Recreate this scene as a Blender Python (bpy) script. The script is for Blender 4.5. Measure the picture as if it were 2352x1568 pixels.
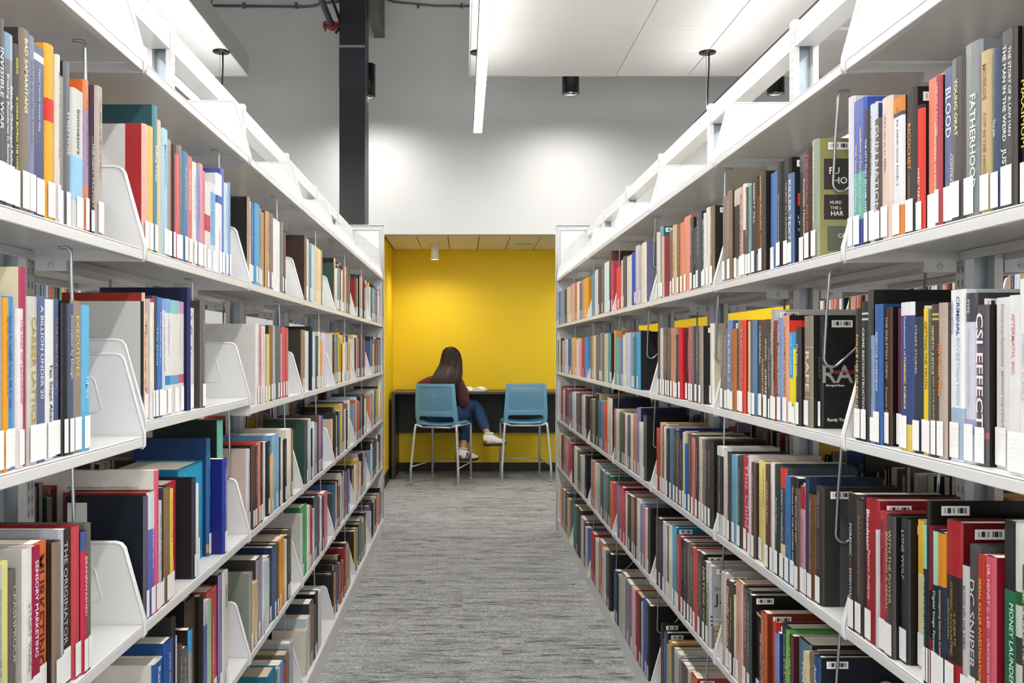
import bpy, math, random
from mathutils import Vector, Matrix
random.seed(7)
SC = bpy.context.scene
COL = SC.collection
for _o in list(bpy.data.objects):
    bpy.data.objects.remove(_o)

# ------------------------------------------------------------------ camera, world, exposure
F = 2220.0            # focal length in pixels of the 2352 px wide frame
VX, VY = 1064.0, 803.0  # vanishing point of the aisle
EYE = 1.35
cam_d = bpy.data.cameras.new('camera')
cam_d.sensor_width = 36.0
cam_d.lens = F / 2352.0 * 36.0
cam_d.shift_x = (1176 - VX) / 2352.0
cam_d.shift_y = (VY - 784) / 2352.0
cam_d.clip_start = 0.02
cam = bpy.data.objects.new('camera', cam_d)
cam.location = (0, 0, EYE)
cam.rotation_euler = (math.pi / 2, 0, 0)
COL.objects.link(cam)
SC.camera = cam
W = bpy.data.worlds.new('world')
SC.world = W
W.use_nodes = True
W.node_tree.nodes['Background'].inputs[0].default_value = (1.0, 0.99, 0.975, 1)
W.node_tree.nodes['Background'].inputs[1].default_value = 1.0  # added even fill light, entering through the room's open rear
VS = SC.view_settings
VS.view_transform = 'Standard'
VS.look = 'None'
VS.gamma = 1.0
VS.exposure = 1.17
VS.use_curve_mapping = False
SC.cycles.use_denoising = True
SC.cycles.use_adaptive_sampling = True
SC.cycles.adaptive_threshold = 0.07
SC.cycles.max_bounces = 4
SC.cycles.diffuse_bounces = 3
SC.cycles.glossy_bounces = 2
SC.cycles.transmission_bounces = 2
LINE_STRENGTH = 33.0     # the linear pendant lamps
SPOT_W = 44.0            # black wall-wash cylinders
NOOK_W = 16.0            # white cylinders in the yellow alcove

# ------------------------------------------------------------------ materials
def lin(h):
    if not isinstance(h, str):
        return tuple(h) if len(h) == 4 else tuple(h) + (1.0,)
    h = h.lstrip('#')
    o = []
    for i in (0, 2, 4):
        c = int(h[i:i + 2], 16) / 255.0
        o.append(c / 12.92 if c <= 0.04045 else ((c + 0.055) / 1.055) ** 2.4)
    return (o[0], o[1], o[2], 1.0)

MATS = {}
def mat(name, col='ffffff', rough=0.5, metal=0.0, spec=0.5, emit=0.0, bump=0.0, bscale=200.0, vary=0.0, vscale=8.0, coat=0.0):
    if name in MATS:
        return MATS[name]
    m = bpy.data.materials.new(name)
    m.use_nodes = True
    nt = m.node_tree
    b = nt.nodes['Principled BSDF']
    b.inputs['Base Color'].default_value = lin(col)
    b.inputs['Roughness'].default_value = rough
    b.inputs['Metallic'].default_value = metal
    b.inputs['Specular IOR Level'].default_value = spec
    b.inputs['Coat Weight'].default_value = coat
    if emit:
        b.inputs['Emission Color'].default_value = lin(col)
        b.inputs['Emission Strength'].default_value = emit
    tc = nt.nodes.new('ShaderNodeTexCoord')
    if vary:
        n = nt.nodes.new('ShaderNodeTexNoise')
        n.inputs['Scale'].default_value = vscale
        n.inputs['Detail'].default_value = 4
        nt.links.new(tc.outputs['Object'], n.inputs['Vector'])
        r = nt.nodes.new('ShaderNodeValToRGB')
        c = lin(col)
        r.color_ramp.elements[0].color = tuple(x * (1 - vary) for x in c[:3]) + (1,)
        r.color_ramp.elements[1].color = tuple(min(1, x * (1 + vary)) for x in c[:3]) + (1,)
        r.color_ramp.elements[0].position = 0.3
        r.color_ramp.elements[1].position = 0.7
        nt.links.new(n.outputs['Fac'], r.inputs['Fac'])
        nt.links.new(r.outputs['Color'], b.inputs['Base Color'])
    if bump:
        n2 = nt.nodes.new('ShaderNodeTexNoise')
        n2.inputs['Scale'].default_value = bscale
        nt.links.new(tc.outputs['Object'], n2.inputs['Vector'])
        bp = nt.nodes.new('ShaderNodeBump')
        bp.inputs['Strength'].default_value = bump
        bp.inputs['Distance'].default_value = 0.002
        nt.links.new(n2.outputs['Fac'], bp.inputs['Height'])
        nt.links.new(bp.outputs['Normal'], b.inputs['Normal'])
    MATS[name] = m
    return m

def attr_mat(name, rough, bump=0.0, coat=0.0, spec=0.5):
    """colour comes from the mesh's own colour attribute (each cover's printed colours)"""
    m = mat(name, 'ffffff', rough, spec=spec, bump=bump, bscale=900, coat=coat)
    nt = m.node_tree
    a = nt.nodes.new('ShaderNodeAttribute')
    a.attribute_name = 'Col'
    tc = nt.nodes.new('ShaderNodeTexCoord')
    n = nt.nodes.new('ShaderNodeTexNoise')
    n.inputs['Scale'].default_value = 30
    n.inputs['Detail'].default_value = 2
    nt.links.new(tc.outputs['Object'], n.inputs['Vector'])
    mr = nt.nodes.new('ShaderNodeMapRange')
    mr.inputs['To Min'].default_value = 0.70
    mr.inputs['To Max'].default_value = 0.92
    nt.links.new(n.outputs['Fac'], mr.inputs['Value'])
    mx = nt.nodes.new('ShaderNodeMix')
    mx.data_type = 'RGBA'
    mx.blend_type = 'MULTIPLY'
    mx.inputs[0].default_value = 1.0
    nt.links.new(a.outputs['Color'], mx.inputs[6])
    nt.links.new(mr.outputs['Result'], mx.inputs[7])
    nt.links.new(mx.outputs[2], nt.nodes['Principled BSDF'].inputs['Base Color'])
    return m

def stripe_pages():
    m = mat('page_edges', 'ece4d4', 0.9)
    nt = m.node_tree
    tc = nt.nodes.new('ShaderNodeTexCoord')
    mp = nt.nodes.new('ShaderNodeMapping')
    mp.inputs['Scale'].default_value = (900, 6, 6)
    n = nt.nodes.new('ShaderNodeTexNoise')
    n.inputs['Scale'].default_value = 1.0
    n.inputs['Detail'].default_value = 2
    r = nt.nodes.new('ShaderNodeValToRGB')
    r.color_ramp.elements[0].position = 0.25
    r.color_ramp.elements[0].color = lin('b9ab93')
    r.color_ramp.elements[1].position = 0.6
    r.color_ramp.elements[1].color = lin('f3ecdd')
    nt.links.new(tc.outputs['Object'], mp.inputs['Vector'])
    nt.links.new(mp.outputs['Vector'], n.inputs['Vector'])
    nt.links.new(n.outputs['Fac'], r.inputs['Fac'])
    nt.links.new(r.outputs['Color'], nt.nodes['Principled BSDF'].inputs['Base Color'])
    return m

def print_mat(name, nx, ny, thr, dark, paper, ymin, ymax):
    """small print / bars on a paper sticker, from its own UV"""
    m = mat(name, paper, 0.55)
    nt = m.node_tree
    uv = nt.nodes.new('ShaderNodeTexCoord')
    sx = nt.nodes.new('ShaderNodeSeparateXYZ')
    nt.links.new(uv.outputs['UV'], sx.inputs[0])
    def mth(op, a, b=None):
        k = nt.nodes.new('ShaderNodeMath'); k.operation = op
        for i, v in enumerate((a, b)):
            if v is None: continue
            if isinstance(v, (int, float)): k.inputs[i].default_value = v
            else: nt.links.new(v, k.inputs[i])
        return k.outputs[0]
    fx = mth('FLOOR', mth('MULTIPLY', sx.outputs[0], nx))
    fy = mth('FLOOR', mth('MULTIPLY', sx.outputs[1], ny))
    cb = nt.nodes.new('ShaderNodeCombineXYZ')
    nt.links.new(fx, cb.inputs[0]); nt.links.new(fy, cb.inputs[1])
    wn = nt.nodes.new('ShaderNodeTexWhiteNoise'); wn.noise_dimensions = '3D'
    nt.links.new(cb.outputs[0], wn.inputs['Vector'])
    on = mth('LESS_THAN', wn.outputs['Value'], thr)
    if ny > 1:
        on = mth('MULTIPLY', on, mth('LESS_THAN', mth('FRACT', mth('MULTIPLY', sx.outputs[1], ny)), 0.45))
    on = mth('MULTIPLY', on, mth('GREATER_THAN', sx.outputs[1], ymin))
    on = mth('MULTIPLY', on, mth('LESS_THAN', sx.outputs[1], ymax))
    on = mth('MULTIPLY', on, mth('GREATER_THAN', sx.outputs[0], 0.1))
    on = mth('MULTIPLY', on, mth('LESS_THAN', sx.outputs[0], 0.9))
    mx = nt.nodes.new('ShaderNodeMix'); mx.data_type = 'RGBA'
    nt.links.new(on, mx.inputs[0])
    mx.inputs[6].default_value = lin(paper); mx.inputs[7].default_value = lin(dark)
    nt.links.new(mx.outputs[2], nt.nodes['Principled BSDF'].inputs['Base Color'])
    return m

M_WHITE = mat('white_powder_coat', 'd2d2d2', 0.26, spec=0.55)
M_UPR = mat('white_upright', 'cfcfcf', 0.4)
M_KICK = mat('grey_kick_plate', 'd0d0d0', 0.45)
M_GALV = mat('galvanised_web', '9aa4ac', 0.4, metal=0.6, vary=0.1, vscale=40)
M_SLOT = mat('dark_slot', '4a4d50', 0.8)
M_WIRE = mat('chrome_wire', 'b4bbc0', 0.28, metal=0.9)
M_BOOK = attr_mat('book_cover', 0.55, spec=0.25)
M_JACK = attr_mat('book_jacket_gloss', 0.38, spec=0.35)
M_PAGE = stripe_pages()
M_LABEL = print_mat('call_number_label', 16, 9, 0.35, 'dcdcdc', 'ececeb', 0.3, 0.85)
M_BAR = print_mat('barcode_sticker', 46, 1, 0.5, '2a2a2a', 'e6e4e0', 0.25, 0.8)
M_WALL = mat('wall_paint_white', 'dcdddc', 0.75, bump=0.03, bscale=300)
M_YEL = mat('wall_paint_yellow', 'f7d20e', 0.6, bump=0.03, bscale=300)
M_DECK = mat('deck_grey', '8c8c8c', 0.85, vary=0.1)
M_TILE = mat('acoustic_tile_white', 'f6f6f6', 0.85, bump=0.05, bscale=500)
M_TRIM = mat('aluminium_trim', 'd8d8d8', 0.4, metal=0.3)
M_BLACK = mat('black_laminate', '0d0d0e', 0.45, bump=0.03, bscale=400)
M_DESK = mat('dark_grey_laminate', '3d3b39', 0.4, vary=0.06, vscale=60)
M_COLM = mat('column_black', '131418', 0.42, vary=0.06, vscale=3)
M_LAMPB = mat('lamp_black', '121315', 0.35)
M_HOUS = mat('lamp_housing', '5c5d60', 0.5)
M_EMIT = mat('lamp_diffuser', 'fffdf8', 0.5, emit=LINE_STRENGTH)
M_UPL = mat('lamp_uplight', 'fffdf8', 0.5, emit=LINE_STRENGTH * 0.19)
M_SPOTE = mat('spot_lens', 'fffaf0', 0.5, emit=2.0)
M_NOOKE = mat('nook_lens', 'fffaf0', 0.5, emit=14.0)
M_CHAIR = mat('chair_blue_plastic', '6fa6c4', 0.38)
M_SEAT = mat('seat_blue_shaded', '3a7c9e', 0.6, bump=0.1, bscale=900)  # darker than the shell: the seat's shadow is put into this blue
M_LEG = mat('silver_tube', 'c4c5c6', 0.35, metal=0.35)
M_FOOT = mat('grey_glide', '9b9b9b', 0.6)

# ------------------------------------------------------------------ mesh helpers
class MB:
    def __init__(s):
        s.v = []; s.f = []; s.m = []; s.uv = None; s.c = None; s.sm = []
    def add(s, vs, fs, mi=0, smooth=False):
        b = len(s.v); s.v += [tuple(p) for p in vs]
        for f in fs:
            s.f.append(tuple(b + i for i in f)); s.m.append(mi); s.sm.append(smooth)
        return s
    def box(s, x0, x1, y0, y1, z0, z1, mi=0):
        if x0 > x1: x0, x1 = x1, x0
        if y0 > y1: y0, y1 = y1, y0
        vs = [(x0, y0, z0), (x1, y0, z0), (x1, y1, z0), (x0, y1, z0), (x0, y0, z1), (x1, y0, z1), (x1, y1, z1), (x0, y1, z1)]
        return s.add(vs, [(0, 3, 2, 1), (4, 5, 6, 7), (0, 1, 5, 4), (1, 2, 6, 5), (2, 3, 7, 6), (3, 0, 4, 7)], mi)
    def prism(s, poly, h0, h1, ax='z', mi=0):
        """extrude a 2-D outline; ax = extrusion axis; poly in the two other axes in order"""
        n = len(poly)
        def P(a, b, h):
            return (a, b, h) if ax == 'z' else (a, h, b) if ax == 'y' else (h, a, b)
        vs = [P(a, b, h0) for a, b in poly] + [P(a, b, h1) for a, b in poly]
        fs = [tuple(range(n))[::-1], tuple(range(n, 2 * n))] + [(i, (i + 1) % n, n + (i + 1) % n, n + i) for i in range(n)]
        return s.add(vs, fs, mi)
    def tube(s, pts, r, n=8, closed=False, mi=0, cap=True, smooth=True):
        pts = [Vector(p) for p in pts]
        k = len(pts)
        rs = r if isinstance(r, (list, tuple)) else [r] * k
        rings = []
        up = None
        for i, p in enumerate(pts):
            a = pts[i - 1] if (i > 0 or closed) else p
            b = pts[(i + 1) % k] if (i < k - 1 or closed) else p
            t = (b - a).normalized()
            if up is None:
                up = Vector((0, 0, 1)) if abs(t.z) < 0.9 else Vector((0, 1, 0))
            sd = t.cross(up)
            if sd.length < 1e-6: sd = t.orthogonal()
            sd.normalize(); up = sd.cross(t).normalized()
            rings.append([p + (sd * math.cos(2 * math.pi * j / n) + up * math.sin(2 * math.pi * j / n)) * rs[i] for j in range(n)])
        vs = [q for rg in rings for q in rg]
        fs = []
        for i in range(k if closed else k - 1):
            for j in range(n):
                a, b = i * n + j, i * n + (j + 1) % n
                c, d = ((i + 1) % k) * n + (j + 1) % n, ((i + 1) % k) * n + j
                fs.append((a, b, c, d))
        if cap and not closed:
            fs.append(tuple(range(n))[::-1]); fs.append(tuple(range((k - 1) * n, k * n)))
        return s.add(vs, fs, mi, smooth)
    def lathe(s, prof, cx=0, cy=0, n=24, mi=0, smooth=True):
        vs = []; fs = []
        for r, z in prof:
            for j in range(n):
                a = 2 * math.pi * j / n
                vs.append((cx + r * math.cos(a), cy + r * math.sin(a), z))
        for i in range(len(prof) - 1):
            for j in range(n):
                fs.append((i * n + j, i * n + (j + 1) % n, (i + 1) * n + (j + 1) % n, (i + 1) * n + j))
        return s.add(vs, fs, mi, smooth)
    def weld(s):
        mp = {}; nv = []; idx = []
        for p in s.v:
            k = (round(p[0], 5), round(p[1], 5), round(p[2], 5))
            if k not in mp: mp[k] = len(nv); nv.append(p)
            idx.append(mp[k])
        s.v = nv; s.f = [tuple(idx[i] for i in f) for f in s.f]
        return s
    def mesh(s, name, mats):
        me = bpy.data.meshes.new(name)
        me.from_pydata(s.v, [], s.f)
        for m in (mats if isinstance(mats, (list, tuple)) else [mats]):
            me.materials.append(m)
        me.polygons.foreach_set('material_index', s.m)
        me.polygons.foreach_set('use_smooth', s.sm)
        if s.c:
            ca = me.color_attributes.new('Col', 'FLOAT_COLOR', 'CORNER')
            buf = []
            for p, c in zip(s.f, s.c):
                buf += list(c) * len(p)
            ca.data.foreach_set('color', buf)
        if s.uv:
            ul = me.uv_layers.new(name='UVMap')
            buf = []
            for p, u in zip(s.f, s.uv):
                for q in range(len(p)): buf += list(u[q])
            ul.data.foreach_set('uv', buf)
        me.update()
        return me
    def build(s, name, mats, parent=None, loc=(0, 0, 0), rot=0.0, bevel=0.0, seg=2):
        return place(name, s.mesh(name, mats), parent, loc, rot, bevel, seg)

def place(name, me, parent=None, loc=(0, 0, 0), rot=0.0, bevel=0.0, seg=2):
    o = bpy.data.objects.new(name, me)
    COL.objects.link(o)
    o.parent = parent
    o.location = loc
    o.rotation_euler = (0, 0, rot) if not isinstance(rot, (tuple, list)) else rot
    if bevel:
        b = o.modifiers.new('edge', 'BEVEL')
        b.width = bevel; b.segments = seg; b.limit_method = 'ANGLE'
    return o

def tag(o, label, cat, group=None, kind=None):
    if label: o['label'] = label
    if cat: o['category'] = cat
    if group: o['group'] = group
    if kind: o['kind'] = kind
    return o
def struct(o):
    o['kind'] = 'structure'
    return o
def empty(name, loc=(0, 0, 0), rot=0.0):
    o = bpy.data.objects.new(name, None)
    o.empty_display_size = 0.05
    COL.objects.link(o)
    o.location = loc
    o.rotation_euler = (0, 0, rot)
    return o

ORD = ['first', 'second', 'third', 'fourth', 'fifth', 'sixth', 'seventh', 'eighth', 'ninth', 'tenth', 'eleventh', 'twelfth', 'thirteenth',
       'fourteenth', 'fifteenth', 'sixteenth', 'seventeenth', 'eighteenth', 'nineteenth', 'twentieth', 'twenty-first', 'twenty-second', 'twenty-third', 'twenty-fourth', 'twenty-fifth']
BAY = ['front', 'second', 'third', 'fourth', 'fifth', 'sixth', 'last']
LEVN = ['uppermost book shelf', 'second book shelf', 'third book shelf', 'fourth book shelf', 'base shelf']
SIDE = {1: 'empty-chair-side range', -1: 'reader-side range'}

_tc = {}
def text_geo(t):
    """outline-font letters as flat faces, normalised to cap height 1"""
    if t in _tc: return _tc[t]
    cu = bpy.data.curves.new('lettering', 'FONT')
    cu.body = t
    cu.resolution_u = 2
    cu.offset = 0.012
    ob = bpy.data.objects.new('lettering', cu)
    me = bpy.data.meshes.new_from_object(ob)
    vs = [v.co.copy() for v in me.vertices]
    fs = [tuple(p.vertices) for p in me.polygons]
    bpy.data.objects.remove(ob); bpy.data.curves.remove(cu); bpy.data.meshes.remove(me)
    if not vs:
        _tc[t] = ([], [], 1, 1); return _tc[t]
    x0 = min(v.x for v in vs); x1 = max(v.x for v in vs)
    cap = 0.70
    _tc[t] = ([((v.x - x0) / cap, v.y / cap) for v in vs], fs, (x1 - x0) / cap, 1.0)
    return _tc[t]

# ------------------------------------------------------------------ the room
Y_WALL, Y_BACK = 9.34, 10.78
AL, AR, AH = -0.78, 4.3, 2.465          # alcove: its left wall, right wall, ceiling
ROOM_X, ROOM_Y0, ROOM_H = 9.0, -5.0, 5.3

def carpet():
    m = mat('carpet_streaked_grey', '9a9a9a', 0.95)
    nt = m.node_tree
    tc = nt.nodes.new('ShaderNodeTexCoord')
    # carpet planks (0.25 x 1 m, staggered): each one shows its own stretch of the pattern
    def mth(op, p, q=0.0):
        k = nt.nodes.new('ShaderNodeMath'); k.operation = op
        for n_, v in enumerate((p, q)):
            if isinstance(v, (int, float)): k.inputs[n_].default_value = v
            else: nt.links.new(v, k.inputs[n_])
        return k.outputs[0]
    sp = nt.nodes.new('ShaderNodeSeparateXYZ'); nt.links.new(tc.outputs['Object'], sp.inputs[0])
    ry = mth('FLOOR', mth('MULTIPLY', sp.outputs[1], 4.0))
    w1 = nt.nodes.new('ShaderNodeTexWhiteNoise'); w1.noise_dimensions = '1D'; nt.links.new(ry, w1.inputs['W'])
    rx = mth('FLOOR', mth('ADD', sp.outputs[0], w1.outputs['Value']))
    cbn = nt.nodes.new('ShaderNodeCombineXYZ'); nt.links.new(rx, cbn.inputs[0]); nt.links.new(ry, cbn.inputs[1])
    w2 = nt.nodes.new('ShaderNodeTexWhiteNoise'); w2.noise_dimensions = '3D'; nt.links.new(cbn.outputs[0], w2.inputs['Vector'])
    sc2 = nt.nodes.new('ShaderNodeVectorMath'); sc2.operation = 'SCALE'; sc2.inputs['Scale'].default_value = 37.0
    nt.links.new(w2.outputs['Color'], sc2.inputs[0])
    ad = nt.nodes.new('ShaderNodeVectorMath'); ad.operation = 'ADD'
    nt.links.new(tc.outputs['Object'], ad.inputs[0]); nt.links.new(sc2.outputs[0], ad.inputs[1])
    def noise(sx, sy, detail, off):
        mp = nt.nodes.new('ShaderNodeMapping')
        mp.inputs['Scale'].default_value = (sx, sy, 1)
        mp.inputs['Location'].default_value = (off, off * 1.7, off)
        n = nt.nodes.new('ShaderNodeTexNoise')
        n.inputs['Scale'].default_value = 1.0
        n.inputs['Detail'].default_value = detail
        n.inputs['Roughness'].default_value = 0.65
        nt.links.new(ad.outputs[0], mp.inputs['Vector'])
        nt.links.new(mp.outputs['Vector'], n.inputs['Vector'])
        return n.outputs['Fac']
    def ramp(fac, p0, p1, c0, c1):
        r = nt.nodes.new('ShaderNodeValToRGB')
        r.color_ramp.elements[0].position = p0; r.color_ramp.elements[0].color = lin(c0)
        r.color_ramp.elements[1].position = p1; r.color_ramp.elements[1].color = lin(c1)
        nt.links.new(fac, r.inputs['Fac'])
        return r.outputs['Color']
    def mix(kind, a, b, f=1.0):
        x = nt.nodes.new('ShaderNodeMix'); x.data_type = 'RGBA'; x.blend_type = kind
        x.inputs[0].default_value = f
        nt.links.new(a, x.inputs[6]); nt.links.new(b, x.inputs[7])
        return x.outputs[2]
    base = ramp(noise(7.0, 26, 4, 3.0), 0.32, 0.68, 'a4a4a3', 'cbcbca')
    streak = ramp(noise(9.0, 150, 4, 11.0), 0.43, 0.52, '2c2c2e', 'ffffff')
    dots = ramp(noise(75, 190, 2, 31.0), 0.38, 0.56, '8c8c8c', 'ffffff')
    patch = ramp(noise(2.2, 13.0, 4, 21.0), 0.43, 0.53, '000000', 'ffffff')
    inv = nt.nodes.new('ShaderNodeMix'); inv.data_type = 'RGBA'; inv.blend_type = 'MIX'
    nt.links.new(patch, inv.inputs[0]); nt.links.new(streak, inv.inputs[6]); inv.inputs[7].default_value = (0.93, 0.93, 0.93, 1)
    col = mix('MULTIPLY', base, inv.outputs[2], 0.9)
    col = mix('MULTIPLY', col, dots, 0.75)
    fine = ramp(noise(160, 420, 1, 5.0), 0.3, 0.7, 'a8a8a8', 'ffffff')
    col = mix('MULTIPLY', col, fine, 0.45)
    nt.links.new(col, nt.nodes['Principled BSDF'].inputs['Base Color'])
    bp = nt.nodes.new('ShaderNodeBump'); bp.inputs['Strength'].default_value = 0.35; bp.inputs['Distance'].default_value = 0.004
    nt.links.new(noise(150, 380, 2, 9.0), bp.inputs['Height'])
    nt.links.new(bp.outputs['Normal'], nt.nodes['Principled BSDF'].inputs['Normal'])
    return m

struct(MB().box(-ROOM_X, ROOM_X, ROOM_Y0, Y_BACK + 0.3, -0.1, 0).build('floor', carpet()))
struct(MB().box(-ROOM_X, ROOM_X, ROOM_Y0, Y_WALL + 0.1, ROOM_H, ROOM_H + 0.15).build('ceiling', M_DECK))
wb = MB()
wb.box(-ROOM_X, AL, Y_WALL, Y_WALL + 0.12, 0, ROOM_H)
wb.box(AR, ROOM_X, Y_WALL, Y_WALL + 0.12, 0, ROOM_H)
wb.box(AL, AR, Y_WALL, Y_WALL + 0.12, AH, ROOM_H)
struct(wb.build('wall_back', M_WALL))
struct(MB().box(-ROOM_X - 0.12, -ROOM_X, ROOM_Y0, Y_WALL, 0, ROOM_H).build('wall_left', M_WALL))
struct(MB().box(ROOM_X, ROOM_X + 0.12, ROOM_Y0, Y_WALL, 0, ROOM_H).build('wall_right', M_WALL))
# alcove
struct(MB().box(AL - 0.12, AR + 0.12, Y_BACK, Y_BACK + 0.12, 0, AH + 0.3).build('wall_alcove_back', M_YEL))
struct(MB().box(AL - 0.12, AL, Y_WALL + 0.12, Y_BACK, 0, AH + 0.3).build('wall_alcove_left', M_YEL))
struct(MB().box(AR, AR + 0.12, Y_WALL + 0.12, Y_BACK, 0, AH + 0.3).build('wall_alcove_right', M_YEL))
struct(MB().box(AL, AL + 0.004, Y_WALL, Y_WALL + 0.12, 0, AH).build('trim_1', M_YEL))
struct(MB().box(AL + 0.012, AR, Y_BACK - 0.012, Y_BACK, 0, 0.095).build('baseboard_back', M_BLACK, bevel=0.002))
struct(MB().box(AL + 0.004, AL + 0.014, Y_WALL, Y_BACK - 0.012, 0, 0.115).build('baseboard_left', M_BLACK, bevel=0.002))
# alcove ceiling: plank tiles with shadow gaps, a soffit strip in front
M_SOFF = mat('alcove_ceiling_white', 'e9e4d8', 0.85)
sc_ = struct(MB().box(AL, AR, Y_WALL + 0.12, Y_BACK, AH + 0.03, AH + 0.08).build('ceiling_alcove', mat('tile_gap', 'b8a468', 0.9)))
MB().box(AL, AR, Y_WALL + 0.12, 9.54, AH, AH + 0.03).build('soffit', M_SOFF, sc_)
tile_me = MB().box(0.004, 0.3035, 0, Y_BACK - 9.545, 0, 0.028).mesh('tile', M_SOFF)
for i in range(17):
    place('tile', tile_me, sc_, (-0.768 + 0.3085 * i, 9.543, AH))
# flush ceiling speaker / access plate
g = empty('ceiling_speaker', (0.62, 10.1, AH))
MB().lathe([(0.0, -0.012), (0.10, -0.012), (0.118, -0.006), (0.12, 0.0)], n=28).build('grille', mat('speaker_grille', 'c9c9c6', 0.7, bump=0.4, bscale=1500), g)
MB().lathe([(0.119, 0.0), (0.121, -0.008), (0.128, -0.004), (0.128, 0.0)], n=28).build('rim', M_TILE, g)
tag(g, 'round off-white flush speaker in the alcove ceiling tiles', 'speaker')

# structural column, stub beam, pipes
cr = empty('column_1', (-0.955, 8.47, 0))
struct(cr)
MB().box(-0.11, 0.11, -0.17, 0.17, 0, ROOM_H).build('shaft', M_COLM, cr, bevel=0.006)
MB().box(-0.1105, 0.1105, -0.171, -0.165, 3.945, 3.965).build('weld_band', mat('weld_light', '8b8d92', 0.4), cr)
MB().box(-0.1108, 0.1108, -0.1712, -0.165, 3.6, 3.945).build('splice_plate', mat('splice_steel', '2c2f37', 0.35, metal=0.3, vary=0.15, vscale=12), cr)
struct(MB().box(-0.86, -0.76, 8.66, Y_WALL, 4.36, ROOM_H).build('beam_1', mat('beam_concrete', '77766f', 0.9, vary=0.12, vscale=15), bevel=0.004))

pp = empty('sprinkler_pipe', (-1.156, 8.5, 4.2))
MB().tube([(0, -11.5, 0.03), (0, 0.02, 0.0)], 0.026, 14).build('pipe', mat('pipe_dark_grey', '55575a', 0.5), pp)
MB().tube([(0.075, -11.5, 0.06), (0.075, 0.0, 0.035), (0.06, 0.01, -0.03), (0.03, 0.02, -0.06)], 0.013, 8).build('branch_hose', mat('hose_black', '1c1c1e', 0.5), pp)
M_RED = mat('coupling_red', '9a3524', 0.5, vary=0.15, vscale=40)
cp = MB()
cp.tube([(0, -0.03, 0), (0, 0.03, 0)], 0.04, 18)
cp.box(-0.075, -0.03, -0.025, 0.025, 0.004, 0.024).box(-0.075, -0.03, -0.025, 0.025, -0.024, -0.004)
cp.box(0.03, 0.075, -0.025, 0.025, 0.004, 0.024).box(0.03, 0.075, -0.025, 0.025, -0.024, -0.004)
cpo = cp.build('coupling', M_RED, pp, bevel=0.004)
for sx in (-0.058, 0.058):
    MB().tube([(sx, 0, -0.05), (sx, 0, 0.04)], 0.006, 8).build('bolt', M_LAMPB, cpo)
for yy in (-8, -5, -2):
    MB().tube([(0, yy, 0.02), (0, yy, ROOM_H - 4.2)], 0.005, 6).build('hanger', M_LAMPB, pp)
tag(pp, 'dark grey sprinkler pipe ending in a red coupling by the column', 'pipe')

M_COND = mat('conduit_grey', '6b6e6c', 0.5, metal=0.3)
def wx(px, y=Y_WALL - 0.03): return (px - VX) * y / F
def wz(py, y=Y_WALL - 0.03): return EYE + (VY - py) * y / F
cn = empty('conduit', (wx(600), Y_WALL - 0.02, wz(12)))
o0 = Vector(cn.location)
cpts = [Vector((wx(300), Y_WALL - 0.02, wz(10))), Vector((wx(700), Y_WALL - 0.02, wz(14))), Vector((wx(718), Y_WALL - 0.02, wz(12.5))), Vector((wx(740), Y_WALL - 0.02, wz(6))), Vector((wx(790), Y_WALL - 0.02, wz(1)))]
MB().tube([p - o0 for p in cpts], 0.012, 8).build('pipe', M_COND, cn)
for px in (400, 560, 680):
    q = Vector((wx(px), Y_WALL - 0.015, wz(11.5))) - o0
    MB().box(q.x - 0.012, q.x + 0.012, -0.018, 0.02, q.z - 0.025, q.z + 0.025).build('strap', M_COND, cn)
tag(cn, 'grey electrical conduit running along the upper wall toward the column', 'conduit')
cn = empty('conduit', (wx(980), Y_WALL - 0.02, wz(12)))
o0 = Vector(cn.location)
MB().tube([Vector((wx(a), Y_WALL - 0.02, wz(b))) - o0 for a, b in ((880, -6), (905, 3), (1000, 12), (1240, 14))], 0.010, 8).build('pipe', M_COND, cn)
for px in (960, 1060):
    q = Vector((wx(px), 0, wz(12))) - o0
    MB().box(q.x - 0.012, q.x + 0.012, -0.016, 0.02, q.z - 0.02, q.z + 0.02).build('strap', M_COND, cn)
tag(cn, 'thin grey conduit high on the wall between column and ceiling panel', 'conduit')

# suspended acoustic ceiling panels ("clouds"), tiles as parts
CH = 3.62
def cloud(name, label, xs, y0, y1, lip):
    r = empty(name, ((xs[0] + xs[-1]) / 2, (y0 + y1) / 2, CH))
    ox, oy = r.location.x, r.location.y
    MB().box(xs[0] + 0.01 - ox, xs[-1] - 0.01 - ox, y0 + 0.01 - oy, y1 - 0.01 - oy, 0.022, 0.026).build('backing_board', mat('gap_grey', 'b9b9b9', 0.9), r)
    fr = MB()
    for (a, b, c, d) in ((xs[0] - 0.012, xs[0], y0 - 0.012, y1 + 0.012), (xs[-1], xs[-1] + 0.012, y0 - 0.012, y1 + 0.012), (xs[0], xs[-1], y1, y1 + 0.012), (xs[0], xs[-1], y0 - 0.012, y0)):
        fr.box(a - ox, b - ox, c - oy, d - oy, -0.004, lip)
    fr.build('edge_trim', M_TRIM, r)
    n = int(round((y1 - y0) / 0.61))
    for a, b in zip(xs[:-1], xs[1:]):
        me = MB().box(0.003, b - a - 0.003, 0.002, 0.608, 0, 0.02).mesh('tile', M_TILE)
        for k in range(n):
            yy = y1 - 0.61 * (k + 1)
            place('tile', me, r, (a - ox, yy - oy, 0))
    for hx in (xs[0] + 0.25, xs[-1] - 0.25):
        for hy in (y1 - 0.4, y1 - 2.6, y1 - 4.8):
            MB().tube([(hx - ox, hy - oy, 0.02), (hx - ox, hy - oy, ROOM_H - CH)], 0.003, 6).build('hanger_wire', M_LAMPB, r)
    tag(r, label, 'ceiling panel', 'suspended acoustic ceiling panels')
    return r
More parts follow.
